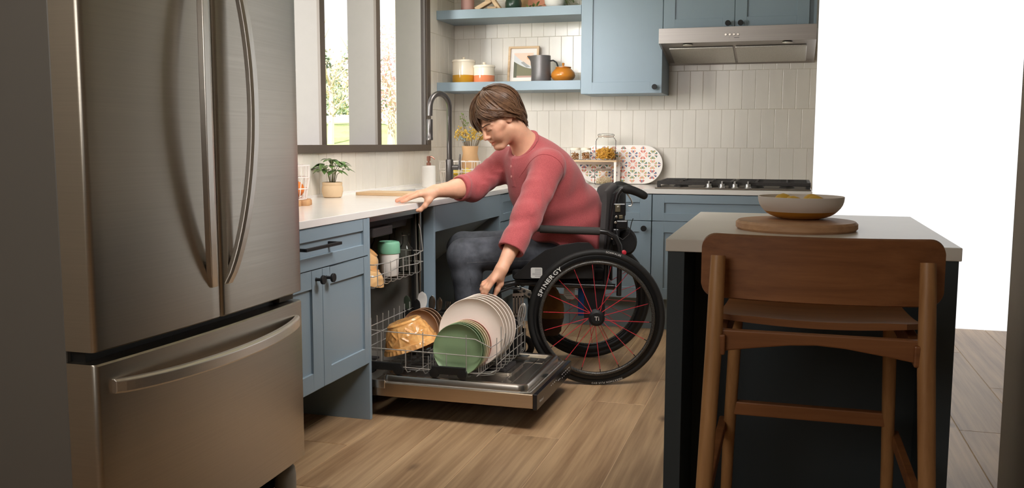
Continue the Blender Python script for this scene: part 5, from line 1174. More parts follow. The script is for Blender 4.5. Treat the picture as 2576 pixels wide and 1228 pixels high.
# frame tubes, one part for each side and each cross tube
for s in (1, -1):
    y = 0.205 * s
    put('side_frame', B().tube([(-0.10, y, 0.455), (0.10, y, 0.462), (0.36, y, 0.475), (0.43, y, 0.462), (0.475, y, 0.41), (0.51, y, 0.25), (0.53, y * .8, 0.13)], 0.0145, 12), FRM, wc)
    put('back_cane', B().tube([(-0.055, y, 0.455), (-0.06, y, 0.60), (-0.085, y, 0.80), (-0.105, y, 0.895), (-0.125, y, 0.922), (-0.15, y, 0.922)], 0.0125, 12), FRM, wc)
    put('push_grip', B().tube([(-0.130, y, 0.921), (-0.136, y, 0.9212), (-0.150, y, 0.921), (-0.165, y, 0.9185), (-0.180, y, 0.914), (-0.195, y, 0.9085), (-0.210, y, 0.902), (-0.224, y, 0.8945), (-0.234, y, 0.889), (-0.241, y, 0.885), (-0.245, y, 0.8828)], [0.014, 0.0185, 0.0205, 0.0205, 0.0200, 0.0195, 0.0192, 0.0188, 0.0178, 0.0145, 0.007], 20), RUB, wc)
    ya = 0.268 * s
    ar = put('armrest', B().tube([(0.26, ya, 0.737), (-0.02, ya, 0.727)], 0.0185, 16), FOAM, wc, label='padded grey armrest tube')
    put('armrest_tube', B().tube([(0.275, ya, 0.737), (-0.02, ya, 0.727), (-0.055, ya, 0.722), (-0.092, ya, 0.700), (-0.112, ya, 0.66), (-0.116, ya, 0.61), (-0.116, ya * .9, 0.42)], 0.0125, 12), FRM, ar)
    gp = [(0.385, 0.502), (0.379, 0.512), (0.30, 0.585), (0.235, 0.632), (0.165, 0.658), (0.08, 0.672), (0.03, 0.671), (0.018, 0.662), (0.0, 0.64), (0.0, 0.500), (0.372, 0.496)]
    g = put('side_guard', B().prism(gp, 0.238 * s - 0.003, 0.238 * s + 0.003, (0, 0, 0), (1, 0, 0), (0, 0, 1), (0, 1, 0)), mat('black_plastic_guard', (36, 35, 35), 0.45) if s == 1 else MATS['black_plastic_guard'], wc, bevel=0.0015)
    if s == 1:
        lb = put('label', B().prism([(p[0] + 0.274, p[1] + 0.526) for p in rrect(0.054, 0.050, 0.006, 3)], 0.2415, 0.2422, (0, 0, 0), (1, 0, 0), (0, 0, 1), (0, 1, 0)), LBL, g, label='small white rounded label')
        for k in range(6): put('print_line', B().box(0.252, 0.294 - (0.012 if k % 3 == 2 else 0) - (0.012 if k < 2 else 0), 0.2422, 0.2425, 0.543 - k * 0.0068, 0.5445 - k * 0.0068), DGREY, g)
    put('caster_fork', B().box(0.36, 0.385, 0.222 * s - 0.013, 0.222 * s + 0.013, 0.30, 0.44).box(0.325, 0.385, 0.222 * s - 0.030, 0.222 * s - 0.025, 0.055, 0.16).box(0.325, 0.385, 0.222 * s + 0.025, 0.222 * s + 0.030, 0.055, 0.16).box(0.345, 0.385, 0.222 * s - 0.03, 0.222 * s + 0.03, 0.155, 0.30), FRM, wc, bevel=0.004)
    put('caster_wheel', ring_prof((0.345, 0.222 * s, 0.065), [(0.048 + 0.017 * math.cos(2 * math.pi * i / 12), 0.015 * math.sin(2 * math.pi * i / 12)) for i in range(12)], 40), RUB, wc)
    br = put('brake', B().prism([(0.300, 0.440), (0.365, 0.462), (0.372, 0.446), (0.330, 0.420), (0.300, 0.398), (0.288, 0.405)], 0.236 * s - 0.003, 0.236 * s + 0.003, (0, 0, 0), (1, 0, 0), (0, 0, 1), (0, 1, 0)), SIL, wc, bevel=0.001, label='silver perforated brake plate')
    for (xx, zz) in ((0.352, 0.450), (0.332, 0.438), (0.309, 0.423)): put('bolt', B().lathe([(0.0075, 0.0), (0.0075, 0.004), (0.005, 0.005)], (xx, 0.239 * s, zz), 12, (0, s, 0)), BLACK, br)
    put('brake_lever', B().tube([(0.352, 0.250 * s, 0.450), (0.40, 0.252 * s, 0.455), (0.45, 0.25 * s, 0.435)], 0.007, 8), FRM, wc)
    put('axle_block', B().box(-0.055, 0.045, 0.185 * s - 0.012, 0.185 * s + 0.012, 0.30, 0.46).box(-0.03, 0.02, 0.20 * s - 0.03, 0.20 * s + 0.03, 0.31, 0.34), FRM, wc, bevel=0.004)
for (x, z) in ((0.34, 0.465), (-0.08, 0.455), (-0.007, 0.3235)): put('cross_tube', B().tube([(x, -0.2, z), (x, 0.2, z)], 0.0135, 12), FRM, wc)
put('footplate', B().prism(rrect(0.16, 0.30, 0.02), 0.088, 0.100, (0.565, 0, 0)), BLACKP, wc, bevel=0.003)
put('footrest_tube', B().tube([(0.53, -0.165, 0.13), (0.54, -0.15, 0.098), (0.54, 0.15, 0.098), (0.53, 0.165, 0.13)], 0.0115, 10), FRM, wc)
put('calf_strap', B().tube([(0.485, -0.20, 0.36), (0.455, -0.1, 0.355), (0.45, 0, 0.355), (0.455, 0.1, 0.355), (0.485, 0.20, 0.36)], [(0.004, 0.035)] * 5, 10, flat=(1, 0, 0)), NYL, wc)
put('seat_sling', B().box(-0.05, 0.36, -0.195, 0.195, 0.470, 0.482), NYL, wc, bevel=0.003)
put('seat_cushion', B().box(-0.055, 0.39, -0.20, 0.20, 0.483, 0.535), NYL, wc, bevel=0.018, seg=4)
# backrest: padded front, hard shell behind
rings = []
for i in range(25):
    v = -1 + 2 * i / 24; y = v * 0.205; xo = -0.085 + 0.055 * abs(v) ** 2.2; ring = []
    top_ = 0.942 - 0.030 * abs(v) ** 3.5
    for k in range(44):
        a = 2 * math.pi * k / 44; sq = lambda q: math.copysign(abs(q) ** 0.62, q)
        zc_, hz_ = (top_ + 0.585) / 2, (top_ - 0.585) / 2
        ring.append(Vector((xo + 0.026 * sq(math.cos(a)) * (1 - 0.55 * abs(v) ** 9) - 0.055 * (zc_ + hz_ * sq(math.sin(a)) - 0.6), y, zc_ + hz_ * sq(math.sin(a)))))
    rings.append(ring)
put('backrest', B().loft(rings), GRYF, wc)
rings2 = [[v + Vector((-0.040 if True else 0, 0, -0.012)) for v in r] for r in rings]
put('back_shell', B().loft(rings2), NYL, wc)
put('back_hinge', B().box(-0.145, -0.085, 0.180, 0.222, 0.795, 0.855).box(-0.155, -0.10, 0.185, 0.225, 0.735, 0.775).box(-0.115, -0.085, 0.19, 0.225, 0.655, 0.735), FRM, wc, bevel=0.006)
put('clamp', B().box(-0.118, -0.094, 0.222, 0.229, 0.815, 0.850).box(-0.13, -0.112, 0.223, 0.230, 0.783, 0.800), mat('olive_metal_clamp', (120, 112, 92), 0.45, 0.6), wc, bevel=0.002)
for (x, z) in ((-0.108, 0.838), (-0.100, 0.792), (-0.096, 0.765), (-0.082, 0.69)): put('bolt', B().lathe([(0.006, 0), (0.006, 0.005), (0.0035, 0.006)], (x, 0.226, z), 12, (0, 1, 0)), SIL, wc)
put('hook', B().tube([(-0.150, 0.205, 0.900), (-0.168, 0.206, 0.875), (-0.176, 0.206, 0.855), (-0.170, 0.206, 0.842), (-0.158, 0.206, 0.842)], 0.0035, 8), SIL, wc)
put('release_cord', B().tube([(-0.100, 0.228, 0.735), (-0.105, 0.24, 0.70), (-0.13, 0.24, 0.685), (-0.16, 0.24, 0.71), (-0.170, 0.235, 0.765), (-0.178, 0.232, 0.785)], 0.0022, 6), BLACKP, wc)
put('roll_pad', B().lathe([(0.0, -0.17), (0.040, -0.168), (0.050, -0.155), (0.052, 0.0), (0.050, 0.155), (0.040, 0.168), (0.0, 0.17)], (0, 0, 0), 24, (0, 1, 0)).xf(Matrix.Translation((-0.160, 0.0, 0.665)) @ Matrix.Diagonal((0.95, 1, 1.25, 1))), NYL, wc)
put('reflector', B().lathe([(0.012, 0), (0.012, 0.006), (0.009, 0.008)], (-0.133, 0.268, 0.628), 14, (0, 1, 0)), RED, wc)
put('strap_clamp', B().lathe([(0.019, -0.022), (0.019, 0.022)], (0.055, 0.02, 0.457), 16, (1, 0, 0)), BLU, wc, label='blue clamp on the cross tube')
put('strap', B().box(0.035, 0.065, 0.012, 0.028, 0.28, 0.45), BLU, wc, bevel=0.003, label='hanging blue strap')
put('paper_tag', B().prism([(0.0, 0.0), (0.050, 0.0), (0.052, -0.055), (0.036, -0.072), (0.008, -0.075), (-0.004, -0.066)], 0.0, 0.001, (0.088, 0.11, 0.452), (1, 0, 0), (0, 0, 1), (0, 1, 0)), LBL, wc, label='white paper tag')
for k in range(6): put('print_line', B().box(0.094, 0.132, 0.1112, 0.1116, 0.440 - k * 0.009, 0.4418 - k * 0.009), mat('grey_print', (150, 146, 140), 0.8) if k == 0 else MATS['grey_print'], wc)
def chw(x, y, z): c, s_ = math.cos(CR), math.sin(CR); return (CH[0] + c * x - s_ * y, CH[1] + s_ * x + c * y, z)
# tan pouch hung under the seat
pc = chw(0.205, -0.09, 0.25)
t = thing('pouch', pc, 'tan cloth pouch hanging under the wheelchair seat behind the spokes', 'pouch')
rings = []
for i in range(12):
    u = i / 11; z = 0.16 + 0.25 * u; r_ = 0.075 * math.sin(math.pi * min(1, 0.18 + 0.72 * u)) ** 0.8 + 0.004 * math.sin(i * 2.1)
    rings.append([Vector((pc[0] + (r_ + 0.004 * math.sin(k * 2.3 + i)) * math.cos(2 * math.pi * k / 20), pc[1] + 0.7 * (r_ + 0.004 * math.sin(k * 2.3 + i)) * math.sin(2 * math.pi * k / 20), z)) for k in range(20)])
put('bag', B().loft(rings[4:]), mat('tan_canvas', (150, 112, 66), 0.85, noise=0.25, nscale=(20, 20, 20)), t)
put('bottom', B().loft(rings[:5]), mat('brown_leather', (62, 40, 30), 0.6), t, label='dark brown leather bottom')
put('strap', B().tube([(pc[0], pc[1], 0.40), (pc[0], pc[1], 0.468)], [(0.012, 0.003)] * 2, 8), NYL, t)
# ------------------------------------------------------------------ the person: one continuous body grown from a distance field
class Field:
    def __init__(s, lo, hi, h):
        s.lo = np.array(lo, float); s.h = h; s.n = np.ceil((np.array(hi) - s.lo) / h).astype(int) + 1
        s.d = np.full(s.n, 1.0, np.float32); s.ax = [s.lo[i] + h * np.arange(s.n[i]) for i in range(3)]
    def _blk(s, lo, hi):
        a = np.clip(np.floor((np.array(lo) - s.lo) / s.h).astype(int), 0, s.n); b = np.clip(np.ceil((np.array(hi) - s.lo) / s.h).astype(int) + 1, 0, s.n)
        sl = tuple(slice(a[i], b[i]) for i in range(3))
        X = s.ax[0][sl[0]][:, None, None]; Y = s.ax[1][sl[1]][None, :, None]; Z = s.ax[2][sl[2]][None, None, :]
        return sl, X, Y, Z
    def add(s, fn, lo, hi, k=0.01, sub=False, clip=False):
        p = k + 3 * s.h; sl, X, Y, Z = s._blk(np.array(lo) - p, np.array(hi) + p)
        if s.d[sl].size == 0: return
        b = fn(X, Y, Z).astype(np.float32); a = s.d[sl]
        if sub or clip:
            if sub: b = -b
            if k > 0: t = np.clip(0.5 - 0.5 * (b - a) / k, 0, 1); r = b * (1 - t) + a * t + k * t * (1 - t)
            else: r = np.maximum(a, b)
        else:
            if k > 0: t = np.clip(0.5 + 0.5 * (a - b) / k, 0, 1); r = a * (1 - t) + b * t - k * t * (1 - t)
            else: r = np.minimum(a, b)
        s.d[sl] = r
    def cone(s, a, b, ra, rb, k=0.01, sub=False, flat=None, fold=None):
        a = np.array(a, float); b = np.array(b, float); ba = b - a; L2 = float(ba @ ba)
        def fn(X, Y, Z):
            px, py, pz = X - a[0], Y - a[1], Z - a[2]
            t = np.clip((px * ba[0] + py * ba[1] + pz * ba[2]) / L2, 0, 1)
            qx, qy, qz = px - t * ba[0], py - t * ba[1], pz - t * ba[2]
            if flat is not None:
                n, sc = flat; w_ = (qx * n[0] + qy * n[1] + qz * n[2]) * (sc - 1); qx, qy, qz = qx + w_ * n[0], qy + w_ * n[1], qz + w_ * n[2]
            r = ra + (rb - ra) * t
            if fold is not None: r = r + fold(t, qx, qy, qz)
            return np.sqrt(qx * qx + qy * qy + qz * qz) - r
        R = max(ra, rb) + 0.02
        s.add(fn, np.minimum(a, b) - R, np.maximum(a, b) + R, k, sub)
    def ell(s, c, M, rad, k=0.01, sub=False):
        # ellipsoid with axes in the columns of M
        c = np.array(c, float); M = np.array(M, float); rad = np.array(rad, float)
        def fn(X, Y, Z):
            p = (X - c[0], Y - c[1], Z - c[2]); q = [(p[0] * M[0, i] + p[1] * M[1, i] + p[2] * M[2, i]) / rad[i] for i in range(3)]
            k0 = np.sqrt(q[0] ** 2 + q[1] ** 2 + q[2] ** 2); k1 = np.sqrt((q[0] / rad[0]) ** 2 + (q[1] / rad[1]) ** 2 + (q[2] / rad[2]) ** 2) + 1e-9
            return k0 * (k0 - 1) / k1
        R = max(rad); s.add(fn, c - R, c + R, k, sub)
    def mesh(s, name):
        d = s.d; ins = d < 0; n = d.shape
        cnt = np.zeros(tuple(v - 1 for v in n), np.int8)
        for i in (0, 1):
            for j in (0, 1):
                for k in (0, 1): cnt += ins[i:n[0] - 1 + i, j:n[1] - 1 + j, k:n[2] - 1 + k]
        act = (cnt > 0) & (cnt < 8); idx = np.argwhere(act); ids = np.full(act.shape, -1, np.int32); ids[act] = np.arange(len(idx))
        cor = np.stack([d[idx[:, 0] + i, idx[:, 1] + j, idx[:, 2] + k] for i in (0, 1) for j in (0, 1) for k in (0, 1)], 1)
        P = np.zeros((len(idx), 3)); W = np.zeros(len(idx)); off = np.array([(i, j, k) for i in (0, 1) for j in (0, 1) for k in (0, 1)], float)
        for a in range(8):
            for b in range(a + 1, 8):
                if abs(off[a] - off[b]).sum() != 1: continue
                va, vb = cor[:, a], cor[:, b]; m = (va < 0) != (vb < 0); t = np.where(m, va / np.where(m, va - vb, 1), 0)
                P += np.where(m[:, None], off[a] + (off[b] - off[a]) * t[:, None], 0); W += m
        P = (idx + P / W[:, None]) * s.h + s.lo
        F = []
        for ax in range(3):
            o1, o2 = [(1, 2), (2, 0), (0, 1)][ax]
            sl0 = [slice(None)] * 3; sl1 = [slice(None)] * 3; sl0[ax] = slice(0, n[ax] - 1); sl1[ax] = slice(1, n[ax])
            e = ins[tuple(sl0)] != ins[tuple(sl1)]; q = np.argwhere(e)
            q = q[(q[:, o1] > 0) & (q[:, o2] > 0) & (q[:, o1] < n[o1] - 1) & (q[:, o2] < n[o2] - 1)]
            fl = ins[tuple(sl0)][q[:, 0], q[:, 1], q[:, 2]]
            def g(d1, d2): r = q.copy(); r[:, o1] -= d1; r[:, o2] -= d2; return ids[r[:, 0], r[:, 1], r[:, 2]]
            f = np.stack([g(1, 1), g(0, 1), g(0, 0), g(1, 0)], 1); f[~fl] = f[~fl][:, ::-1]; F.append(f)
        F = np.concatenate(F); F = F[(F >= 0).all(1)]
        me = bpy.data.meshes.new(name); me.vertices.add(len(P)); me.vertices.foreach_set('co', P.astype(np.float32).ravel())
        me.loops.add(F.size); me.loops.foreach_set('vertex_index', F.astype(np.int32).ravel()); me.polygons.add(len(F))
        me.polygons.foreach_set('loop_start', np.arange(0, F.size, 4, dtype=np.int32)); me.polygons.foreach_set('loop_total', np.full(len(F), 4, np.int32))
        me.update(calc_edges=True); me.validate(); me.shade_smooth()
        return me
nrm = lambda v: np.array(v, float) / np.linalg.norm(v)
# joints in the wheelchair's frame (x forward, y towards the camera side, z up)
PEL = (0.085, 0.01, 0.625); WST = (0.125, 0.04, 0.79); CHE = (0.235, 0.12, 0.96)
SHL = np.array((0.222, 0.305, 1.030)); SHR = np.array((0.420, 0.030, 1.040)); NKB = np.array((0.318, 0.175, 1.115)); HDB = np.array((0.385, 0.240, 1.195))
ELL = np.array((0.318, 0.455, 0.815)); WRL = np.array((0.428, 0.595, 0.592)); ELR = np.array((0.585, 0.150, 0.925)); WRR = np.array((0.738, 0.355, 0.917))
HC = np.array((0.459, 0.272, 1.250))
psi, pit = math.radians(36), math.radians(37)
hd_ = np.array((math.cos(psi), math.sin(psi), 0)); Fh = math.cos(pit) * hd_ - np.array((0, 0, math.sin(pit))); Uh = math.sin(pit) * hd_ + np.array((0, 0, math.cos(pit))); Lh = np.cross(Uh, Fh)
tl = math.radians(4); Lh, Uh = Lh * math.cos(tl) + Uh * math.sin(tl), Uh * math.cos(tl) - Lh * math.sin(tl)
def H(f, l, u): return HC + Fh * f + Lh * l + Uh * u
HM = np.stack([Fh, Lh, Uh], 1)
T = Field((-0.12, -0.22, 0.46), (0.96, 0.70, 1.42), 0.0027)
# trunk
T.cone(PEL, WST, 0.145, 0.130, 0.05); T.cone(WST, CHE, 0.130, 0.140, 0.06)
T.cone(CHE, (NKB + np.array(CHE)) / 2, 0.135, 0.095, 0.06); T.cone(SHL, SHR, 0.062, 0.062, 0.05); T.cone(np.array(CHE) + (0.0, 0, 0.04), NKB, 0.09, 0.06, 0.05)
for s_, kn in ((1, (0.50, 0.150, 0.605)), (-1, (0.50, -0.11, 0.61))): T.cone((0.09, 0.09 * s_, 0.60), kn, 0.085, 0.066, 0.03)
# neck and head
T.cone(NKB, HDB, 0.066, 0.056, 0.03); T.cone(HDB, H(-0.035, 0, -0.03), 0.056, 0.058, 0.02)
T.ell(H(-0.014, 0, 0.026), HM, (0.095, 0.076, 0.090), 0.02)
T.ell(H(0.033, 0, -0.034), HM, (0.058, 0.059, 0.084), 0.03)
for s_ in (1, -1):
    T.cone(H(0.000, 0.052 * s_, -0.062), H(0.066, 0.018 * s_, -0.108), 0.020, 0.016, 0.03)      # jaw
    T.cone(H(0.060, 0.046 * s_, -0.024), H(0.035, 0.060 * s_, -0.014), 0.017, 0.015, 0.025)     # cheekbone
    T.ell(H(0.066, 0.030 * s_, -0.052), HM, (0.022, 0.024, 0.028), 0.02)                          # cheek
    T.ell(H(0.094, 0.031 * s_, -0.002), HM, (0.014, 0.019, 0.012), 0.012, sub=True)               # eye socket
    T.ell(H(0.0745, 0.032 * s_, -0.003), HM, (0.0145, 0.0155, 0.0125), 0.003)                      # lidded eye
    T.cone(H(0.0885, 0.019 * s_, -0.0075), H(0.0825, 0.045 * s_, -0.0065), 0.0028, 0.0022, 0.002) # upper lid edge, looking down
    T.ell(H(-0.006, 0.077 * s_, -0.004), np.stack([nrm(Fh * .95 - Lh * .3 * s_), nrm(Lh * .95 + Fh * .3 * s_), Uh], 1), (0.019, 0.008, 0.031), 0.006)
    T.ell(H(-0.002, 0.0845 * s_, 0.002), HM, (0.009, 0.004, 0.017), 0.004, sub=True)
    T.cone(H(0.087, 0.014 * s_, 0.018), H(0.070, 0.048 * s_, 0.014), 0.010, 0.008, 0.014)        # brow
T.cone(H(0.086, 0, 0.010), H(0.108, 0, -0.033), 0.0075, 0.0100, 0.010); T.ell(H(0.107, 0, -0.036), HM, (0.0125, 0.0115, 0.0095), 0.006)
for s_ in (1, -1): T.ell(H(0.097, 0.0125 * s_, -0.040), HM, (0.010, 0.0075, 0.0075), 0.005); T.ell(H(0.1025, 0.0075 * s_, -0.0475), HM, (0.0045, 0.0032, 0.003), 0.002, sub=True)
T.cone(H(0.088, 0, -0.050), H(0.090, 0, -0.064), 0.010, 0.009, 0.012)
T.cone(H(0.0855, -0.020, -0.0685), H(0.0945, 0.0, -0.0665), 0.0042, 0.0062, 0.006); T.cone(H(0.0945, 0.0, -0.0665), H(0.0855, 0.020, -0.0685), 0.0062, 0.0042, 0.006)
T.cone(H(0.084, -0.017, -0.0785), H(0.0925, 0, -0.0795), 0.0045, 0.0072, 0.006); T.cone(H(0.0925, 0, -0.0795), H(0.084, 0.017, -0.0785), 0.0072, 0.0045, 0.006)
T.cone(H(0.088, -0.025, -0.0735), H(0.1005, 0, -0.0728), 0.0018, 0.0022, 0.003, sub=True); T.cone(H(0.1005, 0, -0.0728), H(0.088, 0.025, -0.0735), 0.0022, 0.0018, 0.003, sub=True)
T.ell(H(0.074, 0, -0.104), HM, (0.022, 0.024, 0.018), 0.018)
# arms
T.cone(SHL, ELL, 0.056, 0.044, 0.03); T.cone(ELL, ELL * .55 + WRL * .45, 0.044, 0.042, 0.02); T.cone(ELL * .6 + WRL * .4, WRL, 0.042, 0.0275, 0.02, flat=(nrm((0.4, -0.6, .3)), 1.12))
T.cone(SHR, ELR, 0.056, 0.045, 0.03); T.cone(ELR, ELR * .55 + WRR * .45, 0.045, 0.043, 0.02); T.cone(ELR * .6 + WRR * .4, WRR, 0.043, 0.0285, 0.02)
def finger(pts, rs, k=0.004):
    for a, b, ra, rb in zip(pts[:-1], pts[1:], rs[:-1], rs[1:]): T.cone(a, b, ra, rb, k)
# far hand: flat on the worktop edge, thumb hooked below it
kn = [(0.806, 0.402, 0.903), (0.815, 0.381, 0.909), (0.820, 0.359, 0.908), (0.820, 0.338, 0.902)]
mid_ = [(0.845, 0.410, 0.889), (0.862, 0.384, 0.894), (0.868, 0.356, 0.893), (0.858, 0.330, 0.888)]
dis = [(0.866, 0.413, 0.878), (0.888, 0.386, 0.881), (0.895, 0.354, 0.881), (0.880, 0.325, 0.878)]
tip = [(0.885, 0.415, 0.8730), (0.912, 0.387, 0.8730), (0.917, 0.352, 0.8730), (0.898, 0.321, 0.8725)]
nP = nrm(np.cross(np.array(kn[0]) - kn[3], np.array(kn[1]) - WRR))
for i in range(4):
    a = WRR + (np.array(kn[i]) - WRR) * 0.25; T.cone(a, kn[i], 0.0165, 0.0125, 0.012)
    finger([kn[i], mid_[i], dis[i], tip[i]], [0.0118, 0.0098, 0.0088, 0.0076] if i < 3 else [0.0105, 0.0086, 0.0078, 0.0068], 0.003)
T.cone(WRR, np.array((0.775, 0.385, 0.905)), 0.025, 0.020, 0.015); T.cone((0.752, 0.372, 0.900), (0.768, 0.392, 0.876), 0.019, 0.0165, 0.014)
finger([(0.764, 0.390, 0.880), (0.782, 0.400, 0.852), (0.803, 0.402, 0.8335), (0.816, 0.402, 0.8305)], [0.0155, 0.0118, 0.0102, 0.0080], 0.006)
# near hand: reaching down, gripping the rim of the last white plate
kn = [(0.4640, 0.6330, 0.545), (0.4735, 0.6200, 0.541), (0.4790, 0.6040, 0.541), (0.4800, 0.5880, 0.546)]
fin = [[(0.4840, 0.6400, 0.514), (0.4930, 0.6365, 0.495), (0.4975, 0.6320, 0.4795)],
       [(0.4985, 0.6330, 0.514), (0.5075, 0.6305, 0.497), (0.5115, 0.6270, 0.482)],
       [(0.5080, 0.6080, 0.522), (0.5150, 0.6050, 0.505), (0.5130, 0.6035, 0.492)],
       [(0.5075, 0.5850, 0.530), (0.5150, 0.5810, 0.516), (0.5120, 0.5790, 0.503)]]
for i in range(4):
    a = WRL + (np.array(kn[i]) - WRL) * 0.15; T.cone(a, kn[i], 0.0175, 0.0122, 0.012)
    finger([kn[i]] + fin[i], [0.0118, 0.0098, 0.0088, 0.0074] if i < 3 else [0.0102, 0.0085, 0.0077, 0.0066], 0.003)
T.cone(WRL, (0.440, 0.598, 0.555), 0.026, 0.021, 0.015)
finger([(0.432, 0.588, 0.560), (0.434, 0.588, 0.526), (0.447, 0.592, 0.500), (0.456, 0.594, 0.479)], [0.0185, 0.0140, 0.0112, 0.0086], 0.008)
SKIN = mat('skin', (226, 172, 142), 0.5, noise=0.10, nscale=(35, 35, 35), bump=0.12, bscale=(420, 420, 420), sss=0.12)
def attr_skin():
    nt = SKIN.node_tree; n = nt.nodes; b = n['Principled BSDF']; src = b.inputs['Base Color'].links[0].from_socket
    a = n.new('ShaderNodeAttribute'); a.attribute_name = 'flush'; mx = n.new('ShaderNodeMix'); mx.data_type = 'RGBA'; mx.blend_type = 'MULTIPLY'; mx.inputs[7].default_value = lin((226, 150, 140)) + (1,)
    nt.links.new(a.outputs['Fac'], mx.inputs[0]); nt.links.new(src, mx.inputs[6])
    s_ = n.new('ShaderNodeAttribute'); s_.attribute_name = 'stubble'; m2 = n.new('ShaderNodeMix'); m2.data_type = 'RGBA'; m2.blend_type = 'MULTIPLY'; m2.inputs[7].default_value = lin((196, 184, 176)) + (1,)
    nt.links.new(s_.outputs['Fac'], m2.inputs[0]); nt.links.new(mx.outputs[2], m2.inputs[6]); nt.links.new(m2.outputs[2], b.inputs['Base Color'])
attr_skin()
me = T.mesh('person'); me.materials.append(SKIN); del T
co = np.zeros(len(me.vertices) * 3, np.float32); me.vertices.foreach_get('co', co); co = co.reshape(-1, 3); hl = (co - HC) @ HM
def blob(c, r): return np.exp(-(((hl - np.array(c)) / np.array(r)) ** 2).sum(1))
fl_ = np.clip(1.1 * blob((0.092, 0, -0.0725), (0.010, 0.020, 0.0085)) + 0.30 * blob((0.108, 0, -0.036), (0.016, 0.018, 0.014)) + 0.28 * (blob((0.06, 0.045, -0.03), (0.03, 0.022, 0.022)) + blob((0.06, -0.045, -0.03), (0.03, 0.022, 0.022))), 0, 1)
for p in list(tip) + [f[2] for f in fin] + kn: fl_ = np.maximum(fl_, 0.45 * np.exp(-(((co - np.array(p)) / 0.014) ** 2).sum(1)))
st_ = 0.75 * np.clip((-0.045 - hl[:, 2]) / 0.025, 0, 1) * np.clip((hl[:, 0] - 0.005) / 0.03, 0, 1) * np.clip((0.135 - np.linalg.norm(hl, axis=1)) / 0.02, 0, 1) * (1 - np.clip(blob((0.092, 0, -0.0725), (0.012, 0.022, 0.010)), 0, 1))
for nm_, vals in (('flush', fl_), ('stubble', st_)):
    at = me.attributes.new(nm_, 'FLOAT', 'POINT'); at.data.foreach_set('value', vals.astype(np.float32))
person = bpy.data.objects.new('person', me); COL.objects.link(person); person.location = CH; person.rotation_euler = (0, 0, CR); person['_local'] = 1
tag(person, 'person in a red henley seated in the wheelchair, reaching down to the white plates', 'person')
smd = person.modifiers.new('smooth', 'SMOOTH'); smd.factor = 0.4; smd.iterations = 2
# ------------------------------------------------------------------ henley
G = Field((-0.14, -0.26, 0.545), (0.76, 0.70, 1.22), 0.0042)
def folds(seed, amp, freq, lo=0.0, hi=1.0):
    rr = random.Random(seed); ph = [rr.uniform(0, 6.28) for _ in range(6)]
    def f(t, x, y, z):
        a = np.arctan2(z, x + 0.3 * y); e = np.clip((t - lo) / 0.15, 0, 1) * np.clip((hi - t) / 0.15, 0, 1)
        return amp * e * (np.sin(freq * 6.28 * t + 1.6 * np.sin(a + ph[0]) + ph[1]) * (0.6 + 0.4 * np.sin(2 * a + ph[2])) + 0.5 * np.sin(freq * 10.3 * t - 2.0 * np.sin(a * 2 + ph[3]) + ph[4]))
    return f
G.cone((0.075, 0.01, 0.60), (0.105, 0.03, 0.74), 0.178, 0.172, 0.05); G.cone((0.105, 0.03, 0.72), WST, 0.172, 0.158, 0.05); G.cone((0.17, 0.07, 0.62), (0.19, 0.09, 0.80), 0.150, 0.150, 0.06)
G.cone(WST, CHE, 0.158, 0.158, 0.06); G.cone(CHE, (NKB + np.array(CHE)) / 2, 0.150, 0.112, 0.06); G.cone((0.26, 0.15, 0.88), (0.28, 0.16, 0.98), 0.12, 0.12, 0.08)
G.cone(SHL, SHR, 0.074, 0.072, 0.05); G.cone(np.array(CHE) + (0, 0, 0.05), NKB, 0.10, 0.074, 0.05)
CFL = ELL + (WRL - ELL) * 0.66; CFR = ELR + (WRR - ELR) * 0.38
G.cone(SHL, ELL, 0.074, 0.066, 0.035, fold=folds(1, 0.0035, 2.2, 0.35, 1.15)); G.cone(ELL, CFL, 0.067, 0.056, 0.02, fold=folds(2, 0.0030, 1.8))
G.cone(SHR, ELR, 0.073, 0.066, 0.035, fold=folds(3, 0.0038, 2.4, 0.2, 1.15)); G.cone(ELR, CFR, 0.067, 0.058, 0.02, fold=folds(4, 0.0032, 1.6))
def cuff(a, b, c0, r0, r1, r_in):
    d = nrm(b - a); G.cone(c0 - d * 0.058, c0, r0, r1, 0.004)
    def cut(X, Y, Z): return -((X - c0[0]) * d[0] + (Y - c0[1]) * d[1] + (Z - c0[2]) * d[2]) + 0.0 * X
    lo, hi = c0 - 0.085, c0 + 0.11
    # flat end: cut everything past the cuff plane inside a ball round the wrist side
    def past(X, Y, Z):
        t = (X - c0[0]) * d[0] + (Y - c0[1]) * d[1] + (Z - c0[2]) * d[2]
        return np.maximum(-t, np.sqrt((X - c0[0] - d[0] * .06) ** 2 + (Y - c0[1] - d[1] * .06) ** 2 + (Z - c0[2] - d[2] * .06) ** 2) - 0.115)
    G.add(past, c0 + d * .06 - 0.12, c0 + d * .06 + 0.12, 0.004, sub=True)
    G.cone(c0 - d * 0.030, c0 + d * 0.05, r_in, r_in, 0.004, sub=True)
cuff(ELL, WRL, CFL, 0.0625, 0.0600, 0.0475); cuff(ELR, WRR, CFR, 0.0610, 0.0580, 0.0490)
# hem
def hem(X, Y, Z): return (Z - (0.600 + 0.33 * (X - 0.02).clip(0, 1) + 0.012 * np.sin(Y * 30) + 0.008 * np.sin(X * 40))) + 0 * X + 0 * Y
G.add(hem, (-0.14, -0.26, 0.545), (0.45, 0.32, 0.76), 0.004, sub=True)
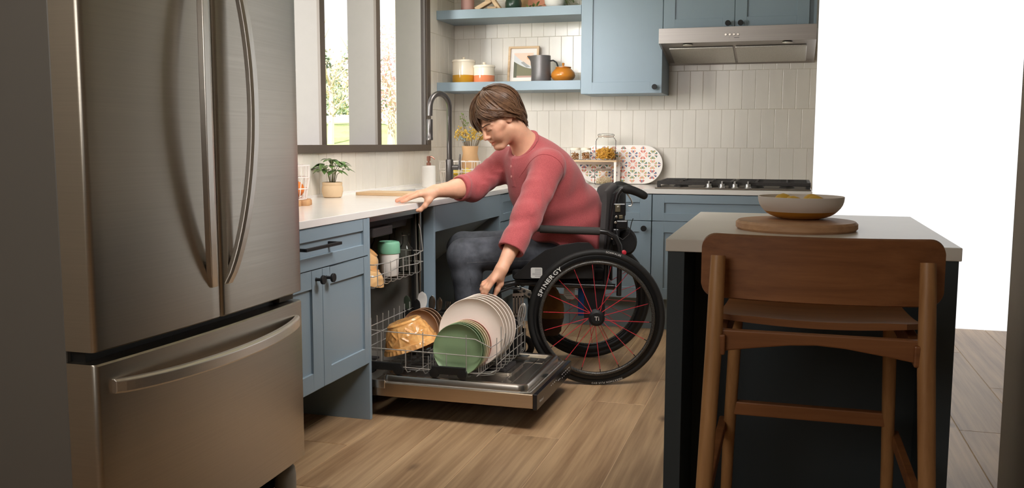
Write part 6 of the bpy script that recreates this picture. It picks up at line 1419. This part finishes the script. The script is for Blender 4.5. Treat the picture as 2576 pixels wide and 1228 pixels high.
# neck opening
nd = nrm(HDB - NKB); cf = nrm((0.80, 0.60, 0.0))
G.cone(NKB + nd * 0.000 + cf * 0.006, NKB + nd * 0.14 + cf * 0.02, 0.069, 0.075, 0.004, sub=True)
def top_cut(X, Y, Z):
    c0 = NKB + nd * 0.030; return -((X - c0[0]) * nd[0] + (Y - c0[1]) * nd[1] + (Z - c0[2]) * nd[2]) + 0 * X
G.add(lambda X, Y, Z: np.maximum(top_cut(X, Y, Z), np.sqrt((X - NKB[0] - nd[0] * .1) ** 2 + (Y - NKB[1] - nd[1] * .1) ** 2 + (Z - NKB[2] - nd[2] * .1) ** 2) - 0.115), NKB + nd * 0.1 - 0.12, NKB + nd * .1 + 0.12, 0.006, sub=True)
# pull folds across the back and side
X, Y, Z = G.ax[0][:, None, None], G.ax[1][None, :, None], G.ax[2][None, None, :]
band = np.exp(-((Z - 0.80) / 0.13) ** 2)
G.d += (0.0050 * band * np.sin(26 * (Z - 0.8) * 2.2 + 14 * (X - 0.1) + 9 * Y) * np.clip(1 - (X - 0.02) / 0.5, 0.2, 1)).astype(np.float32) + (0.0030 * np.exp(-((Z - 0.95) / 0.12) ** 2) * np.sin(40 * X + 30 * Y + 18 * Z)).astype(np.float32)
SHIRT = mat('heather_red_knit', (186, 91, 92), 0.92, noise=0.28, nscale=(420, 420, 420), bump=0.45, bscale=(520, 520, 520), rgb2=(150, 62, 68)); SHIRT_D = mat('red_knit_seam', (150, 60, 66), 0.95)
SHIRT.node_tree.nodes['Principled BSDF'].inputs['Sheen Weight'].default_value = 0.25
sme = G.mesh('henley'); del G
shirt = put('henley', sme, SHIRT, person, off=(0, 0, 0)); shirt['label'] = 'red heather henley with rolled cuffs'
m_ = shirt.modifiers.new('smooth', 'SMOOTH'); m_.factor = 0.5; m_.iterations = 3
from mathutils.bvhtree import BVHTree
bm = bmesh.new(); bm.from_mesh(sme); bv = BVHTree.FromBMesh(bm)
def onto(p, d, off=0.002):
    p, d = Vector(p), Vector(d).normalized(); h = bv.ray_cast(p, d)
    return (h[0] - d * off, h[1]) if h[0] is not None else (None, None)
# placket with buttons, neckband, shoulder seam
rows_ = []; side_ = Vector((-cf[1], cf[0], 0)); bts = []
for i in range(15):
    z_ = 1.098 - 0.165 * i / 14; c0 = Vector((0.318, 0.175, z_)) + Vector(cf) * 0.4 + side_ * (0.006 * i / 14); r_ = []
    for q in (-1, -0.5, 0, 0.5, 1):
        p, _n = onto(c0 + side_ * 0.017 * q, -Vector(cf), 0.0025 if abs(q) < 1 else 0.0)
        if p is None: break
        r_.append(p)
    if len(r_) == 5: rows_.append(r_)
    if i in (2, 6, 10) and len(r_) == 5: bts.append(r_[2])
if len(rows_) > 4:
    put('placket', B().loft(rows_, closed_ring=False, caps=False), SHIRT, shirt)
    for p in bts: put('button', B().lathe([(0.0055, -0.001), (0.0058, 0.0015), (0.0045, 0.0025), (0.003, 0.0018), (0.0, 0.0018)], p, 16, cf), mat('rose_button', (206, 140, 134), 0.3) if 'rose_button' not in MATS else MATS['rose_button'], shirt)
def ring_seam(c, ax, R, off, r, name, m, n=48, a0=0, a1=2 * math.pi):
    ax = Vector(ax).normalized(); e1 = ax.orthogonal().normalized(); e2 = ax.cross(e1); pts = []
    for k in range(n):
        a = a0 + (a1 - a0) * k / n; d = e1 * math.cos(a) + e2 * math.sin(a); p, _n = onto(Vector(c) + d * R, -d, off)
        if p is not None and (p - Vector(c)).length < R * 0.98: pts.append(p)
    if len(pts) > 8: put(name, B().tube(pts, r, 6, closed=len(pts) == n), m, shirt)
ring_seam(SHL + (ELL - SHL) * 0.16 + np.array((0, -0.01, 0)), nrm(ELL - SHL) + np.array((0.0, 0.5, 0.25)), 0.14, 0.0, 0.0016, 'shoulder_seam', SHIRT_D)
nb = []; e1 = Vector(nd).orthogonal().normalized(); e2 = Vector(nd).cross(e1)
for k in range(40):
    a = 2 * math.pi * k / 40; d = e1 * math.cos(a) + e2 * math.sin(a); nb.append(Vector(NKB + nd * 0.026 + cf * 0.008) + d * 0.0735 - Vector((0, 0, 1)) * 0.020 * max(0, d.dot(Vector(cf))))
put('neckband', B().tube(nb, [(0.0055, 0.011)] * 40, 8, closed=True, flat=tuple(nd)), SHIRT, shirt)
bm.free()
# ------------------------------------------------------------------ jeans and shoes
J = Field((-0.12, -0.32, 0.09), (0.80, 0.34, 0.80), 0.0048)
J.cone((0.06, 0.0, 0.60), (0.16, 0.02, 0.62), 0.155, 0.14, 0.05)
for s_, hp, kn_, an in ((1, (0.10, 0.095, 0.612), (0.624, 0.148, 0.598), (0.572, 0.140, 0.20)), (-1, (0.10, -0.095, 0.615), (0.648, -0.118, 0.604), (0.610, -0.105, 0.20))):
    J.cone(hp, kn_, 0.098, 0.078, 0.04, fold=folds(10 + s_, 0.0026, 2.5, 0.55, 1.2)); J.cone(kn_, an, 0.078, 0.058, 0.025, fold=folds(20 + s_, 0.0038, 2.6, -0.2, 0.7))
    J.cone((an[0], an[1], 0.20), (an[0], an[1], 0.135), 0.060, 0.062, 0.01)
DEN = mat('charcoal_denim', (92, 95, 103), 0.9, noise=0.35, nscale=(14, 14, 14), bump=0.35, bscale=(600, 600, 600), rgb2=(62, 64, 70))
jme = J.mesh('jeans'); del J; jeans = put('jeans', jme, DEN, person, off=(0, 0, 0)); m_ = jeans.modifiers.new('smooth', 'SMOOTH'); m_.factor = 0.5; m_.iterations = 2
bm = bmesh.new(); bm.from_mesh(jme); bv = BVHTree.FromBMesh(bm)
THR = mat('pale_stitching', (120, 120, 122), 0.9); sb = B()
for k in range(70):
    u = k / 69; x = 0.20 + 0.40 * u; zc_ = 0.600 - 0.012 * u - 0.018
    p, _n = onto((x, 0.5, zc_), (0, -1, 0), 0.0006); q, _n = onto((x + 0.0035, 0.5, zc_), (0, -1, 0), 0.0006)
    if p is not None and q is not None: sb.tube([p, q], 0.0009, 4)
so = put('stitching', sb, THR, jeans); so['kind'] = 'stuff'
bm.free()
SH = Field((0.50, -0.22, 0.08), (0.90, 0.24, 0.24), 0.004)
for (x, y) in ((0.572, 0.140), (0.610, -0.105)):
    SH.cone((x - 0.02, y, 0.145), (x + 0.055, y, 0.140), 0.045, 0.044, 0.02); SH.cone((x + 0.04, y, 0.140), (x + 0.165, y, 0.135), 0.042, 0.034, 0.02)
SH.add(lambda X, Y, Z: (Z - 0.101) + 0 * X + 0 * Y, (0.5, -0.22, 0.08), (0.9, 0.24, 0.101), 0.003, sub=True)
put('shoes', SH.mesh('shoes'), mat('dark_brown_shoe', (58, 42, 34), 0.5), person, off=(0, 0, 0))
# ------------------------------------------------------------------ hair: a cap and a few hundred locks
HAIR = mat('brown_hair', (112, 80, 56), 0.42, noise=0.3, nscale=(45, 45, 45), rgb2=(74, 50, 34), spec=0.5)
K = Field(HC - 0.16, HC + 0.16, 0.0035)
K.ell(H(-0.020, 0, 0.036), HM, (0.103, 0.087, 0.094), 0.01); K.cone(H(-0.085, 0, -0.01), H(-0.075, 0, -0.075), 0.040, 0.030, 0.03)
def face_cut(X, Y, Z):
    f = (X - HC[0]) * Fh[0] + (Y - HC[1]) * Fh[1] + (Z - HC[2]) * Fh[2]; u = (X - HC[0]) * Uh[0] + (Y - HC[1]) * Uh[1] + (Z - HC[2]) * Uh[2]
    return -(0.62 * f - 0.78 * u - 0.008)
K.add(face_cut, HC - 0.16, HC + 0.16, 0.008, sub=True)
hair = put('hair', K.mesh('hair'), HAIR, person, off=(0, 0, 0)); hair['label'] = 'tousled medium brown hair'; del K
rr = random.Random(21); lb = B()
def shell(th_, ph, s_):   # th from the crown, ph round the head (0 = forehead, + = his left); hangs straight below the widest ring
    sn = math.sin(th_) if th_ < math.pi / 2 else 1 - 0.10 * (th_ - math.pi / 2); cs = math.cos(th_) if th_ < math.pi / 2 else -(th_ - math.pi / 2) * 1.05
    if th_ > math.pi / 2 and abs(ph) > 2.0: sn -= 0.16 * (th_ - math.pi / 2)
    return H(-0.018 + 0.101 * s_ * sn * math.cos(ph), 0.085 * s_ * sn * math.sin(ph), 0.034 + 0.094 * cs * (s_ if cs > 0 else 1))
for cl in range(150):
    sd = 1 if rr.random() < 0.60 else -1
    ph0 = rr.uniform(0.0, 3.05); lay = rr.uniform(1.00, 1.17)
    if sd > 0:
        sweep = rr.uniform(0.45, 1.10) if ph0 < 1.2 else (rr.uniform(0.35, 0.75) if ph0 < 2.0 else rr.uniform(0.0, 0.15))
        ph1 = min(ph0 + sweep, 3.12); q_ = ph1
        end = 1.44 if q_ < 0.9 else (1.44 + 0.50 * (q_ - 0.9) / 0.7 if q_ < 1.6 else 1.94 + 0.93 * min(1, (q_ - 1.6) / 0.9))
        flip = 0.10 + 0.55 * min(1, max(0, q_ - 1.5) / 0.9); bulge = 0.08
    else:
        ph1 = ph0 + rr.uniform(-0.10, 0.30); end = rr.uniform(1.85, 2.15) if ph0 < 0.8 else (1.95 + 0.7 * min(1, (ph0 - 0.8) / 1.3)); flip = 0.30 if ph0 < 0.8 else 0.15; bulge = 0.13
    end *= rr.uniform(0.84, 1.05); st0 = rr.uniform(0.02, 0.55) if rr.random() < 0.7 else rr.uniform(0.5, 1.1)
    wv = rr.uniform(-0.12, 0.12); wph = rr.uniform(0, 6.28); am = rr.uniform(0.02, 0.06); off_ph = 0.10 * sd; tw = rr.uniform(-0.06, 0.06)
    for q in range(17):
        jp, jl, je, js = rr.gauss(0, 0.085), rr.gauss(0, 0.016), rr.gauss(0, 0.07), rr.uniform(-0.06, 0.06); n_ = 14; pts = []; rs = []
        if rr.random() < 0.05: jp *= 2.2; jl += 0.05
        for i in range(n_):
            u = i / (n_ - 1); th_ = st0 + js * (1 - u) + (end + je - st0) * u ** 0.92; cj = jp * (1.0 - 0.55 * u ** 1.5)
            ph = (ph0 + (ph1 - ph0) * u ** 1.4) * sd + off_ph * (1 - u) + wv * math.sin(u * 5.0 + wph) * u + cj + tw * u * u
            s_ = lay + jl + bulge * math.sin(u * math.pi) + flip * max(0, u - 0.55) ** 1.4 * 1.5 + am * math.sin(u * 6.0 + wph) * (0.3 + 0.7 * u)
            pts.append(Vector(shell(th_, ph, s_))); w_ = 0.0032 * (math.sin(math.pi * (0.10 + 0.88 * u)) ** 0.6) + 0.0003; rs.append((w_ * 0.55, w_))
        rad = Vector(shell(st0, ph0 * sd, 1.1)) - Vector(H(-0.018, 0, 0.034)); lb.tube(pts, rs, 5, flat=tuple(rad.normalized()))
o = put('locks', lb, HAIR, hair, off=(0, 0, 0)); o['kind'] = 'stuff'
for s_ in (1, -1):
    eb = B()
    for k in range(40):
        u = k / 39; p = H(0.0985 - 0.022 * u ** 1.5, (0.014 + 0.036 * u) * s_, 0.0165 + 0.004 * math.sin(u * 2.6)); d = Vector(Lh * s_ * 0.8 + Uh * (0.5 - 0.7 * u) - Fh * 0.2 * u).normalized()
        eb.tube([Vector(p) - d * 0.003, Vector(p) + d * 0.006], [0.0026, 0.0008], 5)
    e_ = put('eyebrow', eb, HAIR, person, off=(0, 0, 0)); e_['kind'] = 'stuff'
    lb_ = B(); lb_.tube([H(0.0905, 0.018 * s_, -0.0098), H(0.0915, 0.030 * s_, -0.0112), H(0.0860, 0.044 * s_, -0.0090)], 0.0013, 6); put('lashes', lb_, HAIR, person, off=(0, 0, 0))
